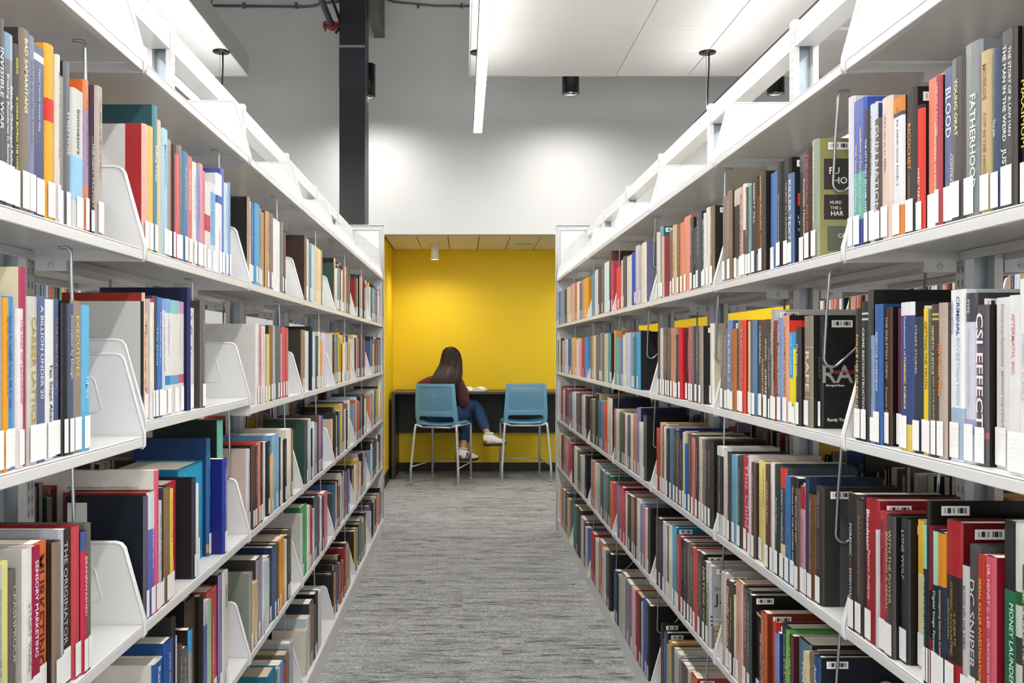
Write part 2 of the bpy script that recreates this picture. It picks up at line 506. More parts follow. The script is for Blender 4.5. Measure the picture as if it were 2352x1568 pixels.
cloud('ceiling_panel', 'wide white tiled ceiling panel hung above the range beside the empty chair', [0.055, 1.263, 1.862, 2.47, 3.08, 3.69], 8.0 - 0.61 * 15, 8.0, 0.10)
cl = cloud('ceiling_panel', 'white ceiling panel with grey edge and wire hangers, on the column side', [-5.45, -4.84, -4.23, -3.62, -3.01, -2.40, -1.79], 8.0 - 0.61 * 15, 8.0, 0.17)
# looped hanger wires by the visible edge of that panel
for k, (px, py0, py1) in enumerate(((495, 0, 46), (513, 0, 70))):
    yy = 7.2 - 0.25 * k
    x = -1.86 + 0.03 * k
    MB().tube([(x - cl.location.x, yy - cl.location.y, 0.15), (x - 0.02 - cl.location.x, yy - cl.location.y, 0.30), (x + 0.01 - cl.location.x, yy - cl.location.y, 0.42), (x - cl.location.x, yy - cl.location.y, ROOM_H - CH)], 0.004, 6).build('hanger_wire', M_LAMPB, cl)
v = empty('ceiling_vent', (2.70, 6.92, CH))
MB().box(-0.14, 0.14, -0.10, 0.10, -0.02, -0.008).build('backing', M_LAMPB, v)
fr = MB(); fr.box(-0.17, 0.17, -0.13, -0.1, -0.026, 0).box(-0.17, 0.17, 0.1, 0.13, -0.026, 0).box(-0.17, -0.14, -0.1, 0.1, -0.026, 0).box(0.14, 0.17, -0.1, 0.1, -0.026, 0)
fr.build('frame', M_TILE, v, bevel=0.004)
for k in range(4):
    MB().prism([(-0.1 + 0.05 * k, -0.02), (-0.075 + 0.05 * k, -0.03), (-0.07 + 0.05 * k, -0.028), (-0.094 + 0.05 * k, -0.018)], -0.14, 0.14, 'x').build('slat', M_TILE, v)
tag(v, 'small white slatted air vent in the tiled ceiling panel', 'vent')

# ------------------------------------------------------------------ lamps
LZ = 3.07
def line_lamp(x, y0, y1, label, discs):
    r = empty('linear_pendant_lamp', (x, y1, LZ))
    L = y0 - y1
    MB().box(-0.034, -0.031, L, 0, 0.0, 0.085).box(0.031, 0.034, L, 0, 0.0, 0.085).box(-0.031, 0.031, L, 0, 0.06, 0.064).box(-0.031, 0.031, -0.003, 0, 0.0, 0.08).build('housing', M_HOUS, r)
    MB().box(-0.031, 0.031, L, -0.003, -0.001, 0.004).build('diffuser', M_EMIT, r)
    MB().box(-0.031, 0.031, L, -0.003, 0.066, 0.07).build('uplight_diffuser', M_UPL, r)
    for dy in discs:
        c = MB().lathe([(0.0, CH - LZ - 0.012), (0.062, CH - LZ - 0.012), (0.065, CH - LZ - 0.005), (0.065, CH - LZ), (0.0, CH - LZ)], 0, dy - y1, n=28).build('ceiling_rose', M_LAMPB, r)
        MB().tube([(0.012, dy - y1, CH - LZ - 0.01), (0.012, dy - y1, CH - LZ - 0.12), (0.003, dy - y1 + 0.004, CH - LZ - 0.30), (0.0, dy - y1, 0.08)], 0.006, 8).build('power_cord', M_LAMPB, c)
        MB().tube([(-0.012, dy - y1, CH - LZ - 0.01), (-0.006, dy - y1, 0.08)], 0.0018, 6).build('suspension_wire', M_WIRE, c)
    tag(r, label, 'lamp', 'linear pendant lamps')
line_lamp(0.115, -4.0, 7.66, 'long glowing white linear lamp hung over the central aisle', (7.37, 4.2))
line_lamp(-1.84, -4.0, 7.66, 'linear lamp hung over the next aisle, behind the reader-side range', (7.35, 4.2))
line_lamp(1.862, -4.0, 7.66, 'linear lamp hung over the next aisle, behind the empty-chair-side range', (7.37, 4.2))

def spot_lamp(x, y, label):
    z0, z1 = 3.63, 3.92
    r = empty('black_spot_lamp', (x, y, z0))
    MB().lathe([(0.068, 0.004), (0.068, 0.03), (0.0, 0.03)], n=28).build('reflector', mat('reflector', 'b9bcc0', 0.25, metal=0.8), r)
    MB().lathe([(0.068, 0.03), (0.068, 0.0), (0.0755, 0.0), (0.0755, z1 - z0), (0.0, z1 - z0)], n=32).build('shade', M_LAMPB, r)
    MB().lathe([(0.0, 0.024), (0.03, 0.024), (0.03, 0.028)], n=20).build('lens', M_SPOTE, r)
    MB().tube([(0, 0, z1 - z0), (0, 0, ROOM_H - z0)], 0.012, 10).build('stem', M_LAMPB, r)
    l = bpy.data.lights.new('spot', 'SPOT')
    l.energy = SPOT_W; l.spot_size = math.radians(165); l.spot_blend = 1.0; l.shadow_soft_size = 0.07; l.color = (1.0, 0.97, 0.92)
    lo = bpy.data.objects.new('spot_light', l); COL.objects.link(lo); lo.parent = r
    lo.location = (0, 0, 0.015); lo.rotation_euler = (math.radians(6), 0, 0)
    tag(r, label, 'lamp', 'black cylinder spot lamps')
spot_lamp(-0.868, 8.72, 'black cylinder spot lamp half hidden behind the black column')
spot_lamp(0.958, 8.62, 'black cylinder spot lamp in the clear below the white ceiling panel')
spot_lamp(2.786, 8.62, 'black cylinder spot lamp seen under the shelving top rail')
spot_lamp(-2.70, 8.62, 'black cylinder spot lamp hidden past the column behind the shelving')

def nook_lamp(x, y, label):
    r = empty('white_downlight', (x, y, AH - 0.165))
    MB().lathe([(0.0, 0.165), (0.06, 0.165), (0.062, 0.158), (0.0, 0.156)], n=28).build('flange', M_TILE, r)
    MB().lathe([(0.036, 0.02), (0.036, 0.0), (0.041, 0.0), (0.041, 0.157), (0.0, 0.157)], n=28).build('shade', M_TILE, r)
    MB().lathe([(0.0, 0.012), (0.036, 0.012), (0.036, 0.016), (0, 0.016)], n=24).build('lens', M_NOOKE, r)
    l = bpy.data.lights.new('spot', 'SPOT')
    l.energy = NOOK_W; l.spot_size = math.radians(165); l.spot_blend = 0.9; l.shadow_soft_size = 0.035; l.color = (1.0, 0.96, 0.9)
    lo = bpy.data.objects.new('nook_light', l); COL.objects.link(lo); lo.parent = r; lo.location = (0, 0, 0.004)
    tag(r, label, 'lamp', 'white alcove downlights')
nook_lamp(-0.30, 10.19, 'white cylinder downlight glowing above the reader in the alcove')
nook_lamp(1.53, 10.19, 'white cylinder downlight in the alcove, hidden by the shelving')
nook_lamp(3.36, 10.19, 'white cylinder downlight at the far end of the alcove')

# ------------------------------------------------------------------ shelving ranges
DEPTH = 0.25
XF = {1: 0.705, -1: 0.605}             # |x| of the shelf front edges
XU = {1: 0.955, -1: 0.855}             # |x| of the uprights (middle of the double-faced range)
ZK = {1: [1.789 + 0.9195 * k for k in range(-1, 6)] + [7.245], -1: [1.832 + 0.9005 * k for k in range(-1, 7)]}
LV = {1: [1.885, 1.535, 1.188, 0.839, 0.492, 0.086], -1: [1.897, 1.541, 1.187, 0.830, 0.481, 0.086]}
def level(side, bay, lv):
    """height of a book shelf, lv 0 = uppermost row of books"""
    z = LV[side][lv + 1]
    if side == -1 and bay == 1 and lv == 1: z = 1.214
    return z
TOPZ = 2.27

_shelf_me, _brk_me = {}, {}
def shelf_mesh(sx, S):
    k = (sx, round(S, 4))
    if k not in _shelf_me:
        b = MB()
        b.box(sx * 0.0365, sx * 0.25, 0.006, S - 0.006, -0.0035, 0)
        b.box(sx * 0.236, sx * 0.25, 0.006, S - 0.006, -0.021, -0.0035)
        b.box(sx * 0.0365, sx * 0.0405, 0.006, S - 0.006, -0.021, -0.0035)
        _shelf_me[k] = b.mesh('shelf', M_WHITE)
    return _shelf_me[k]
def bracket_mesh(sx):
    if sx not in _brk_me:
        b = MB()
        pl = [(0.0365, -0.022), (0.246, -0.024), (0.252, -0.020), (0.253, 0.004), (0.214, 0.145), (0.208, 0.152), (0.198, 0.155), (0.0365, 0.155)]
        b.prism([(sx * a, z) for a, z in pl], -0.0012, 0.0012, 'y')
        rim = [(0.0395, 0.155), (0.197, 0.155), (0.207, 0.152), (0.213, 0.145), (0.252, 0.005), (0.2525, -0.018), (0.247, -0.024)]
        b.tube([(sx * a, 0, z) for a, z in rim], 0.003, 8)
        em = [(0.158, 0.105), (0.150, 0.112), (0.132, 0.112), (0.126, 0.106), (0.126, 0.052), (0.132, 0.045), (0.166, 0.045), (0.171, 0.052)]
        b.tube([(sx * a, -0.0004, z) for a, z in em], 0.0022, 6, closed=True)
        # hook tab under the shelf with its rivet
        b.box(sx * 0.045, sx * 0.105, -0.0015, 0.0015, -0.042, -0.02)
        b.tube([(sx * 0.075, -0.003, -0.031), (sx * 0.075, 0.003, -0.031)], 0.006, 10)
        _brk_me[sx] = b.mesh('bracket', M_WHITE)
    return _brk_me[sx]
up_me = MB().prism([(-0.035, -0.017), (-0.019, -0.017), (-0.019, 0.010), (0.019, 0.010), (0.019, -0.017), (0.035, -0.017), (0.035, 0.017), (-0.035, 0.017)], 0.0866, TOPZ, 'z').mesh('upright', M_UPR)
web_me = MB().box(-0.0188, 0.0188, 0.007, 0.0098, 0.1, TOPZ - 0.06).mesh('web', M_GALV)
sl = MB()
for side in (-1, 1):
    for yy in (-0.008, 0.006):
        for k in range(84):
            z = 0.12 + k * 0.0254
            x = side * 0.0352
            sl.add([(x, yy - 0.0016, z), (x, yy + 0.0016, z), (x, yy + 0.0016, z + 0.013), (x, yy - 0.0016, z + 0.013)], [(0, 1, 2, 3)])
slot_me = sl.mesh('slot_strip', M_SLOT)
wb_me = MB()
wb_me.tube([(0, -0.018, 0), (0, -0.0165, 0)], 0.007, 10)
rail_me, base_me = {}, {}

def shelf_bay(side, cx, y0, y1, zs, lvls, label, rear=True, front_adj=0.0, last=False, group='shelving bays'):
    """one double-faced bay: cx = x of its upright line, side = which way its main face looks (-side)"""
    S = y1 - y0
    r = empty('shelf_bay', (cx, y0, 0))
    tag(r, label, 'shelf', group)
    u = place('upright', up_me, r, (0, 0, 0))
    place('web', web_me, u); place('slot_strip', slot_me, u)['kind'] = 'stuff'
    k = round(S, 4)
    if k not in rail_me:
        rail_me[k] = MB().prism([(-0.030, 2.195), (0.030, 2.195), (0.030, 2.255), (0.024, 2.262), (-0.024, 2.262), (-0.030, 2.255)], 0.0176, S - 0.0176, 'y').mesh('top_rail', M_WHITE)
    place('top_rail', rail_me[k], r)
    for face in ((-side, side) if rear else (-side,)):
        for i, z in enumerate(zs):
            z = z if face == -side else lvls[i]
            if i == len(zs) - 1:
                continue
            s = place('shelf', shelf_mesh(face, S), r, (0, 0, z), bevel=0.0015)
            place('bracket', bracket_mesh(face), s, (0, 0.0035, 0))
            place('bracket', bracket_mesh(face), s, (0, S - 0.0035, 0))
    ka = (k, round(front_adj, 4), side)
    if ka not in base_me:
        b = MB()
        a = -side * (0.25 - front_adj)
        b.box(a, side * 0.25, 0.0012, S - 0.0012, 0.0, 0.078, 0)
        base_me[ka] = (b.mesh('kick_plate', M_KICK), MB().box(a, side * 0.25, 0.0012, S - 0.0012, 0.078, 0.086).mesh('base_shelf', M_WHITE))
    place('kick_plate', base_me[ka][0], r, bevel=0.001)
    bs = place('base_shelf', base_me[ka][1], r, bevel=0.002)
    for face in ((-side, side) if rear else (-side,)):
        place('bracket', bracket_mesh(face), bs, (0, 0.0035, 0.086)); place('bracket', bracket_mesh(face), bs, (0, S - 0.0035, 0.086))
    if last:
        e = MB()
        a, b_ = -0.262, 0.262
        e.box(a, b_, S + 0.02, S + 0.024, 0, 2.286)
        e.box(a, a + 0.004, S, S + 0.02, 0, 2.286).box(b_ - 0.004, b_, S, S + 0.02, 0, 2.286).box(a, b_, S, S + 0.02, 2.282, 2.286)
        e.box(-0.225, 0.225, S - 0.004, S, 0.02, 2.24)
        e.box(-0.235, 0.235, S - 0.012, S, 2.246, 2.256)
        e.build('end_panel', M_WHITE, r, bevel=0.002)
    return r

for side in (1, -1):
    zk = ZK[side]
    n = len(zk) - 1
    for i in range(n):
        zs = [LV[side][0]] + [level(side, i, l) for l in range(5)]
        where = BAY[i] if i < n - 1 else 'last'
        shelf_bay(side, side * XU[side], zk[i], zk[i + 1], zs, LV[side],
                  f'white steel shelf bay, {where} along the {SIDE[side]}', front_adj=(0.0055 if side == 1 else -0.010), last=(i == n - 1))
# the ranges across the neighbouring aisles, seen through the gaps
for side in (1, -1):
    zk = ZK[side][3:]
    cx = side * (XU[side] + 0.25 + 1.31 + 0.25)
    for i in range(len(zk) - 1):
        shelf_bay(side, cx, zk[i], zk[i + 1], LV[side], LV[side],
                  f'white shelf bay across the neighbouring aisle, {ORD[i]} one glimpsed behind the {SIDE[side]}', rear=False, last=(i == len(zk) - 2), group='shelving bays across the aisles')

# ------------------------------------------------------------------ wire book supports
def arc(c, r, a0, a1, n):
    return [(c[0] + r * math.cos(math.radians(a0 + (a1 - a0) * i / n)), c[1] + r * math.sin(math.radians(a0 + (a1 - a0) * i / n))) for i in range(n + 1)]
def wire_mesh(sx, lean):
    H = -0.203
    p = [(0.216, -0.024), (0.226, -0.0235)] + arc((0.228, -0.032), 0.008, 90, 0, 4)
    p += [(0.2365, -0.06), (0.238, -0.12)]
    p += arc((0.222, H), 0.0165, 0, -128, 7)
    p += [(0.168, H + 0.028)] + arc((0.140, H + 0.040), 0.0165, 38, 142, 7) + [(0.112, H + 0.028)]
    p += arc((0.058, H), 0.0165, 308, 180, 7)[0:]
    p += [(0.0415, -0.12), (0.042, -0.024)]
    q = [(sx * (a - 0.022), lean * max(0.0, 1 + z / 0.2), z) for a, z in p]
    b = MB()
    b.tube(q, 0.003, 7)
    return b.mesh('book_support', M_WIRE)
WIRE_ME = {(1, 1): wire_mesh(-1, -0.026), (1, 0): wire_mesh(-1, 0.0), (-1, 0): wire_mesh(1, 0.0)}   # (range side, leaning or not)
def wire(side, bay, lv, y):
    lean = 1 if side == 1 and y - ZK[side][bay] > 0.042 else 0
    above = LV[side][0] if lv == 0 else level(side, bay, lv - 1)
    o = place('book_support', WIRE_ME[(side, lean)], None, (side * XU[side], y, above))
    tag(o, f'bent chrome wire book support over the {LEVN[lv]}, {BAY[bay]} bay, {SIDE[side]}', 'book support', 'wire book supports')

# ------------------------------------------------------------------ books
def lum(h):
    c = lin(h); return 0.3 * c[0] + 0.6 * c[1] + 0.1 * c[2]
def shade(h, k):
    c = lin(h); return tuple(min(1, x * k) for x in c[:3]) + (1.0,)

def cover_geo(w, H, D, hard, spine, cov, bands=()):
    """case of a book: spine towards -y, width along x, height along z. Returns verts, faces, colours"""
    c = min(0.004, w * 0.22)
    bl = min(0.0014, w * 0.06) if hard else 0.0003
    t = 0.0024 if hard else 0.0006
    t = min(t, w * 0.2)
    O = [(-w / 2, D), (-w / 2, 0.005), (-w / 2 + c * 0.4, 0.0016), (-w / 2 + c, 0.0), (0, -bl), (w / 2 - c, 0.0), (w / 2 - c * 0.4, 0.0016), (w / 2, 0.005), (w / 2, D)]
    I = [(w / 2 - t, D), (w / 2 - t, 0.0065), (-w / 2 + t, 0.0065), (-w / 2 + t, D)]
    zs = sorted({0.0, H} | {H * (1 - f) for b in bands for f in b[:2]})
    zs = [z for z in zs if 0 <= z <= H]
    v, f, col = [], [], []
    nO = len(O)
    for z in zs: v += [(x, y, z) for x, y in O]
    cs, cc = lin(spine), lin(cov) if isinstance(cov, str) else cov
    for k in range(len(zs) - 1):
        zm = 1 - (zs[k] + zs[k + 1]) / 2 / H
        bc = cs
        for b in bands:
            if b[0] <= zm <= b[1]: bc = lin(b[2])
        for i in range(nO - 1):
            f.append((k * nO + i, k * nO + i + 1, (k + 1) * nO + i + 1, (k + 1) * nO + i))
            col.append(cc if i in (0, nO - 2) else bc)
    b0 = len(v)
    v += [(x, y, 0) for x, y in I] + [(x, y, H) for x, y in I]
    for i in range(3):
        f.append((b0 + i, b0 + i + 1, b0 + 4 + i + 1, b0 + 4 + i)); col.append(cc)
    tk = (len(zs) - 1) * nO
    f.append(tuple(range(tk, tk + nO)) + tuple(range(b0 + 4, b0 + 8))); col.append(cc)
    f.append((tuple(range(0, nO)) + tuple(range(b0, b0 + 4)))[::-1]); col.append(cc)
    f.append((nO - 1, b0, b0 + 4, tk + nO - 1)); col.append(cc)
    f.append((b0 + 3, 0, tk, b0 + 7)); col.append(cc)
    return v, f, col, t, bl
def page_box(w, H, D, hard, t):
    d = 0.004 if hard else 0.0008
    return (-w / 2 + t + 0.0001, w / 2 - t - 0.0001, 0.0067, D - d, d if hard else 0.0003, H - d)

def quad_uv(mb, pts):
    mb.add(pts, [(0, 1, 2, 3)])
    if mb.uv is None: mb.uv = []
    mb.uv.append([(0, 0), (1, 0), (1, 1), (0, 1)])

def greek(w, H, rng, bl):
    """illegible spine print: a run of tiny marks"""
    mb = MB()
    y = -bl - 0.0005
    hh = min(0.0055, w * 0.27)
    z = H * rng.uniform(0.86, 0.93)
    end = H * rng.uniform(0.36, 0.5)
    x0 = rng.uniform(-0.12, 0.05) * w - hh / 2
    n = 0; wl = rng.randint(3, 8)
    while z > end:
        L = hh * rng.uniform(0.45, 0.8)
        top = hh * rng.choice((0.72, 1.0, 1.0))
        q = rng.choice((0.2, 0.3, 0.55))
        mb.add([(x0, y, z), (x0, y, z - L * q), (x0 + top, y, z - L * q), (x0 + top, y, z)], [(0, 1, 2, 3)])
        if q < 0.5:
            mb.add([(x0 + top * .0, y, z - L * q), (x0 + top * .0, y, z - L * .8), (x0 + top * .22, y, z - L * .8), (x0 + top * .22, y, z - L * q)], [(0, 1, 2, 3)])
        z -= L
        n += 1
        if n >= wl:
            n = 0; wl = rng.randint(2, 8); z -= hh * 0.7
    return mb

def spine_text(w, H, bl, items, dc):
    mbs = {}
    for it in items:
        t, col, t0, t1, frac, off = it
        vs, fs, ln, _ = text_geo(t)
        if not vs: continue
        L = (t1 - t0) * H
        s = min(L / ln, frac * w)
        st = min(1.35, L / (ln * s)) if ln * s < L else 1.0
        z0 = H * (1 - t0) - (L - ln * s * st) / 2
        x0 = off * w - s * 0.5
        mb = mbs.setdefault(col, MB())
        mb.add([(x0 + v * s, -bl - 0.0005, z0 - u * s * st) for u, v in vs], [f for f in fs])
    return mbs

def ink(h): return mat('ink_' + h, h, 0.5)

def cname(h):
    import colorsys
    h = h.lstrip('#')
    r, g, b = (int(h[i:i + 2], 16) / 255 for i in (0, 2, 4))
    hh, s, v = colorsys.rgb_to_hsv(r, g, b)
    hh *= 360
    if s < 0.13:
        return 'black' if v < 0.2 else 'charcoal' if v < 0.36 else 'grey' if v < 0.68 else 'pale-grey' if v < 0.85 else 'white'
    if v < 0.22: return 'black'
    if hh < 14 or hh >= 335:
        n = 'pink' if v > 0.78 and s < 0.5 else 'red' if s > 0.5 else 'dusty-red' if v > 0.5 else 'maroon'
        if n == 'red' and v < 0.55: n = 'maroon'
    elif hh < 48:
        n = 'orange' if s > 0.6 and v > 0.7 else 'brown' if v < 0.55 else 'tan' if v < 0.82 else ('cream' if s < 0.3 else 'peach')
        if hh > 36 and s > 0.6 and v > 0.85: n = 'golden-yellow'
        if n == 'brown' and s < 0.3: n = 'taupe'
    elif hh < 70: n = 'yellow' if s > 0.35 and v > 0.7 else 'cream' if v > 0.75 else 'olive'
    elif hh < 165: n = 'green'
    elif hh < 196: n = 'teal'
    elif hh < 255: n = 'navy' if v < 0.45 and s > 0.3 else 'slate' if s < 0.3 and v < 0.65 else 'pale-blue' if v > 0.75 and s < 0.4 else 'blue'
    else: n = 'purple' if v < 0.75 else 'lilac'
    if v < 0.42 and n in ('green', 'teal', 'brown', 'purple', 'olive', 'taupe'): n = 'dark-' + n
    return n

STUFF = MB(); STUFF.c = []; STUFF_P = []
def stuff_book(x, y, z, rot, w, H, D, hard, spine, cov, labelled, rng, bands=()):
    v, f, col, t, bl = cover_geo(w, H, D, hard, spine, cov, bands)
    cs, sn = math.cos(rot), math.sin(rot)
    T = lambda p: (x + p[0] * cs - p[1] * sn, y + p[0] * sn + p[1] * cs, z + 0.0006 + p[2])
    STUFF.add([T(p) for p in v], f, 0); STUFF.c += col
    x0, x1, y0, y1, z0, z1 = page_box(w, H, D, hard, t)
    b = MB().box(x0, x1, y0, y1, z0, z1)
    STUFF.add([T(p) for p in b.v], b.f, 1)
    pc = rng.choice(('e9dfca', 'efe9dc', 'd8c9a8', 'f2efe8'))
    STUFF.c += [lin(pc)] * 6
    if labelled and w > 0.008:
        lw = min(w * 0.9, 0.024); lx = rng.uniform(-0.5, 0.5) * (w - lw)
        STUFF.add([T(p) for p in ((lx - lw / 2, -bl - 0.0006, 0.006), (lx + lw / 2, -bl - 0.0006, 0.006), (lx + lw / 2, -bl - 0.0006, min(H * 0.24, 0.054)), (lx - lw / 2, -bl - 0.0006, min(H * 0.24, 0.054)))], [(0, 1, 2, 3)], 2)
        STUFF.c.append(lin('f0f0ee'))
        if rng.random() < 0.75:
            g = greek(w, H, rng, bl)
            ic = lin('e8e4d8' if lum(spine) < 0.25 else '5a5250')
            STUFF.add([T(p) for p in g.v], g.f, 2); STUFF.c += [ic] * len(g.f)

BOOK_N = {}
def solve_row(side, bay, items):
    """turn measured spine edges (pixel distance from the vanishing point) into depths along the shelf and insets"""
    Xb = XF[side] + 0.003
    out = []
    n = len(items)
    d0 = [it[0] for it in items]
    X = XF[side] + items[0][4]['rec'] if 'rec' in items[0][4] else Xb
    far = min(F * X / d0[0], ZK[side][bay + 1] - (0.016 if side == -1 else 0.009))
    lim = ZK[side][bay] + (0.016 if side == 1 else 0.009)
    for i, (a, b, top, col, op) in enumerate(items):
        if i + 1 < n:
            gap = d0[i + 1] - b
            if 'rec' in items[i + 1][4]:
                Xn = XF[side] + items[i + 1][4]['rec']
                near = min(F * X / b, far - 0.004)
            elif gap > 2.0:
                Xn = min(X * d0[i + 1] / b, XF[side] + 0.05)
                near = min(F * X / b, far - 0.004)
            else:
                Xn = XF[side] + 0.002 + 0.004 * random.random()
                near = min(F * Xn / d0[i + 1], far - 0.004)
        else:
            Xn = X; near = min(F * X / b, far - 0.004)
        near = max(near, lim + 0.006 * (n - 1 - i))
        if far - near < 0.003: near = far - 0.003
        nxt = near
        if 'w' in op: near = max(near, far - op['w'])
        out.append((X, far, near, top, col, op))
        far, X = nxt, Xn
    return out

def book(side, bay, lv, idx, X, far, near, topy, col, op):
    rng = random.Random(f'{side}{bay}{lv}{idx}')
    w = far - near - 0.0008
    zm = (far + near) / 2
    zs = level(side, bay, lv)
    H = EYE + (VY - topy) * (near * 0.65 + far * 0.35) / F - zs
    maxH = ((LV[side][0] if lv == 0 else level(side, bay, lv - 1)) - zs) - 0.045
    H = max(0.12, min(H, maxH))
    hard = op.get('hard', rng.random() < 0.6)
    D = min(max(0.13, 0.67 * H + rng.uniform(-0.008, 0.008)), XF[side] + 0.225 - X)
    if 'D' in op: D = op['D']
    cov = op.get('c')
    cov = cov if cov else shade(col, 0.8)  # default boards: spine colour darkened, putting their shade into the colour
    bands = op.get('b', ())
    v, f, cl, t, bl = cover_geo(w, H, D, hard, col, cov, bands)
    mb = MB(); mb.add(v, f); mb.c = cl
    rot = -math.pi / 2 if side == 1 else math.pi / 2
    o = mb.build('book', M_JACK if rng.random() < 0.55 else M_BOOK, None, (side * X, zm, zs + 0.0006), rot)
    x0, x1, y0, y1, z0, z1 = page_box(w, H, D, hard, t)
    MB().box(x0, x1, y0, y1, z0, z1).build('page_block', M_PAGE, o)
    if op.get('lab', 1):
        lw = min(w * 0.92, 0.026)
        lx = -(w - lw) * 0.42 if side == 1 else (w - lw) * 0.3
        if w - lw < 0.004: lx = 0
        z0, z1 = 0.004, min(0.056, H * 0.24)
        q = MB(); yy = -bl - 0.0008
        quad_uv(q, [(lx - lw / 2, yy, z0), (lx + lw / 2, yy, z0), (lx + lw / 2, yy, z1), (lx - lw / 2, yy, z1)])
        q.build('spine_label', M_LABEL, o)
    T = op.get('t')
    dark = lum(col) < 0.22
    tc = op.get('tc', 'e9e6df' if dark else '4a4340')
    if T:
        its = [(T, tc, *op.get('tr', (0.07, 0.74)), op.get('fr', 0.5), op.get('off', 0.0))] if isinstance(T, str) else T
        for k, m_ in spine_text(w, H, bl, its, tc).items():
            m_.build('title', ink(k), o)
    elif op.get('g', 1) and w > 0.007:
        greek(w, H, rng, bl).build('title', ink(tc), o)
    face = side            # the cover that looks back down the aisle: local +x on the one side, -x on the other
    xs = face * (w / 2 + 0.0004)
    if side == 1 and op.get('bar', rng.random() < 0.8) and D > 0.1:
        u0 = rng.uniform(0.012, 0.022); zt = H - rng.uniform(0.005, 0.009)
        q = MB(); quad_uv(q, [(xs, u0, zt - 0.0145), (xs, u0 + 0.043, zt - 0.0145), (xs, u0 + 0.043, zt), (xs, u0, zt)])
        q.build('barcode_sticker', M_BAR, o)
    for kk, (u0, u1, z0, z1, hx) in enumerate(op.get('cp', ())):
        if u1 < 0: u1 += D
        u1 = min(u1, D - 0.001); z1 = min(z1, H - 0.001)
        q = MB(); x_ = xs - face * (0.0003 - 0.0001 * kk)
        ys = (u0, u1) if face == 1 else (D - u0, D - u1)
        q.add([(x_, ys[0], z0), (x_, ys[1], z0), (x_, ys[1], z1), (x_, ys[0], z1)], [(0, 1, 2, 3)])
        q.build('cover_panel', ink(hx), o)
    for (tt, hx, u0, z0, hgt) in op.get('cv', ()):
        vs, fs, ln, _ = text_geo(tt)
        q = MB()
        q.add([(xs + face * 0.0001, (u0 + u * hgt) if face == 1 else (D - u0 - u * hgt), z0 + vv * hgt) for u, vv in vs], fs)
        q.build('cover_lettering', ink(hx), o)
    # label
    size = 'slim ' if w < 0.011 else 'thick ' if w > 0.034 else 'tall ' if H > 0.262 else 'short ' if H < 0.185 else ''
    nm = T if isinstance(T, str) else (T[0][0] if T else '')
    kind_ = cname(col)
    bayn = BAY[bay]
    rn = SIDE[side]
    lvn = ('uppermost', 'second', 'third', 'fourth', 'base')[lv]
    if nm and not op.get('anon'):
        words = nm.replace('|', ' ').split()
        lab = f"{size}{kind_} book reading {' '.join(words[:5])}, {lvn} shelf, {bayn} bay, {rn}"
    else:
        lab = f'{size}{kind_} book, {ORD[idx]} from the alcove end, {lvn} shelf, {bayn} bay, {rn}'
    tag(o, lab, 'book', f'books on the {lvn} shelf, {bayn} bay, {rn}')
    return o

def conv(side, ox, oy, s, items):
    out = []
    for it in items:
        x0, x1, top, col = it[:4]
        op = it[4] if len(it) > 4 else {}
        a, b = ox + x0 / s, ox + x1 / s
        d = (a - VX, b - VX) if side == 1 else (VX - b, VX - a)
        out.append((d[0], d[1], oy + top / s, col, op))
    out.sort(key=lambda q: q[4].get('o', q[0]))
    return out

NEAR = {}
def row(side, bay, lv, ox, oy, s, items, wire_on=True):
    its = conv(side, ox, oy, s, items)
    sol = solve_row(side, bay, its)
    NEAR[(side, bay, lv)] = sol[-1][2]
    for i, q in enumerate(sol):
        book(side, bay, lv, i, *q)
    if wire_on and (side == -1 or bay > 0):
        if side == 1: wire(side, bay, lv, max(sol[-1][2] - 0.0045, ZK[side][bay] + 0.0105))
        else: wire(side, bay, lv, sol[0][1] + 0.0045)
    return sol

def far_row(side, bay, lv, items, wire_on=True):
    """the books past the three hundred: same measuring, one shared object"""
    if not items: return
    sol = solve_row(side, bay, items)
    rng = random.Random(f'far{side}{bay}{lv}')
    for X, far, near, topy, col, op in sol:
        w = far - near - 0.0006
        zs = level(side, bay, lv)
        H = max(0.13, min(EYE + (VY - topy) * near / F - zs, 0.29))
        D = min(max(0.13, 0.67 * H), XF[side] + 0.22 - X)
        rot = -math.pi / 2 if side == 1 else math.pi / 2
        stuff_book(side * X, (far + near) / 2, zs, rot, w, H, D, rng.random() < 0.6, col, op.get('c', shade(col, 0.8)), True, rng)
    if wire_on:
        if side == 1: wire(side, bay, lv, max(sol[-1][2] - 0.0045, ZK[side][bay] + 0.0105))
        else: wire(side, bay, lv, min(sol[0][1] + 0.0045, ZK[side][bay + 1] - 0.0105))

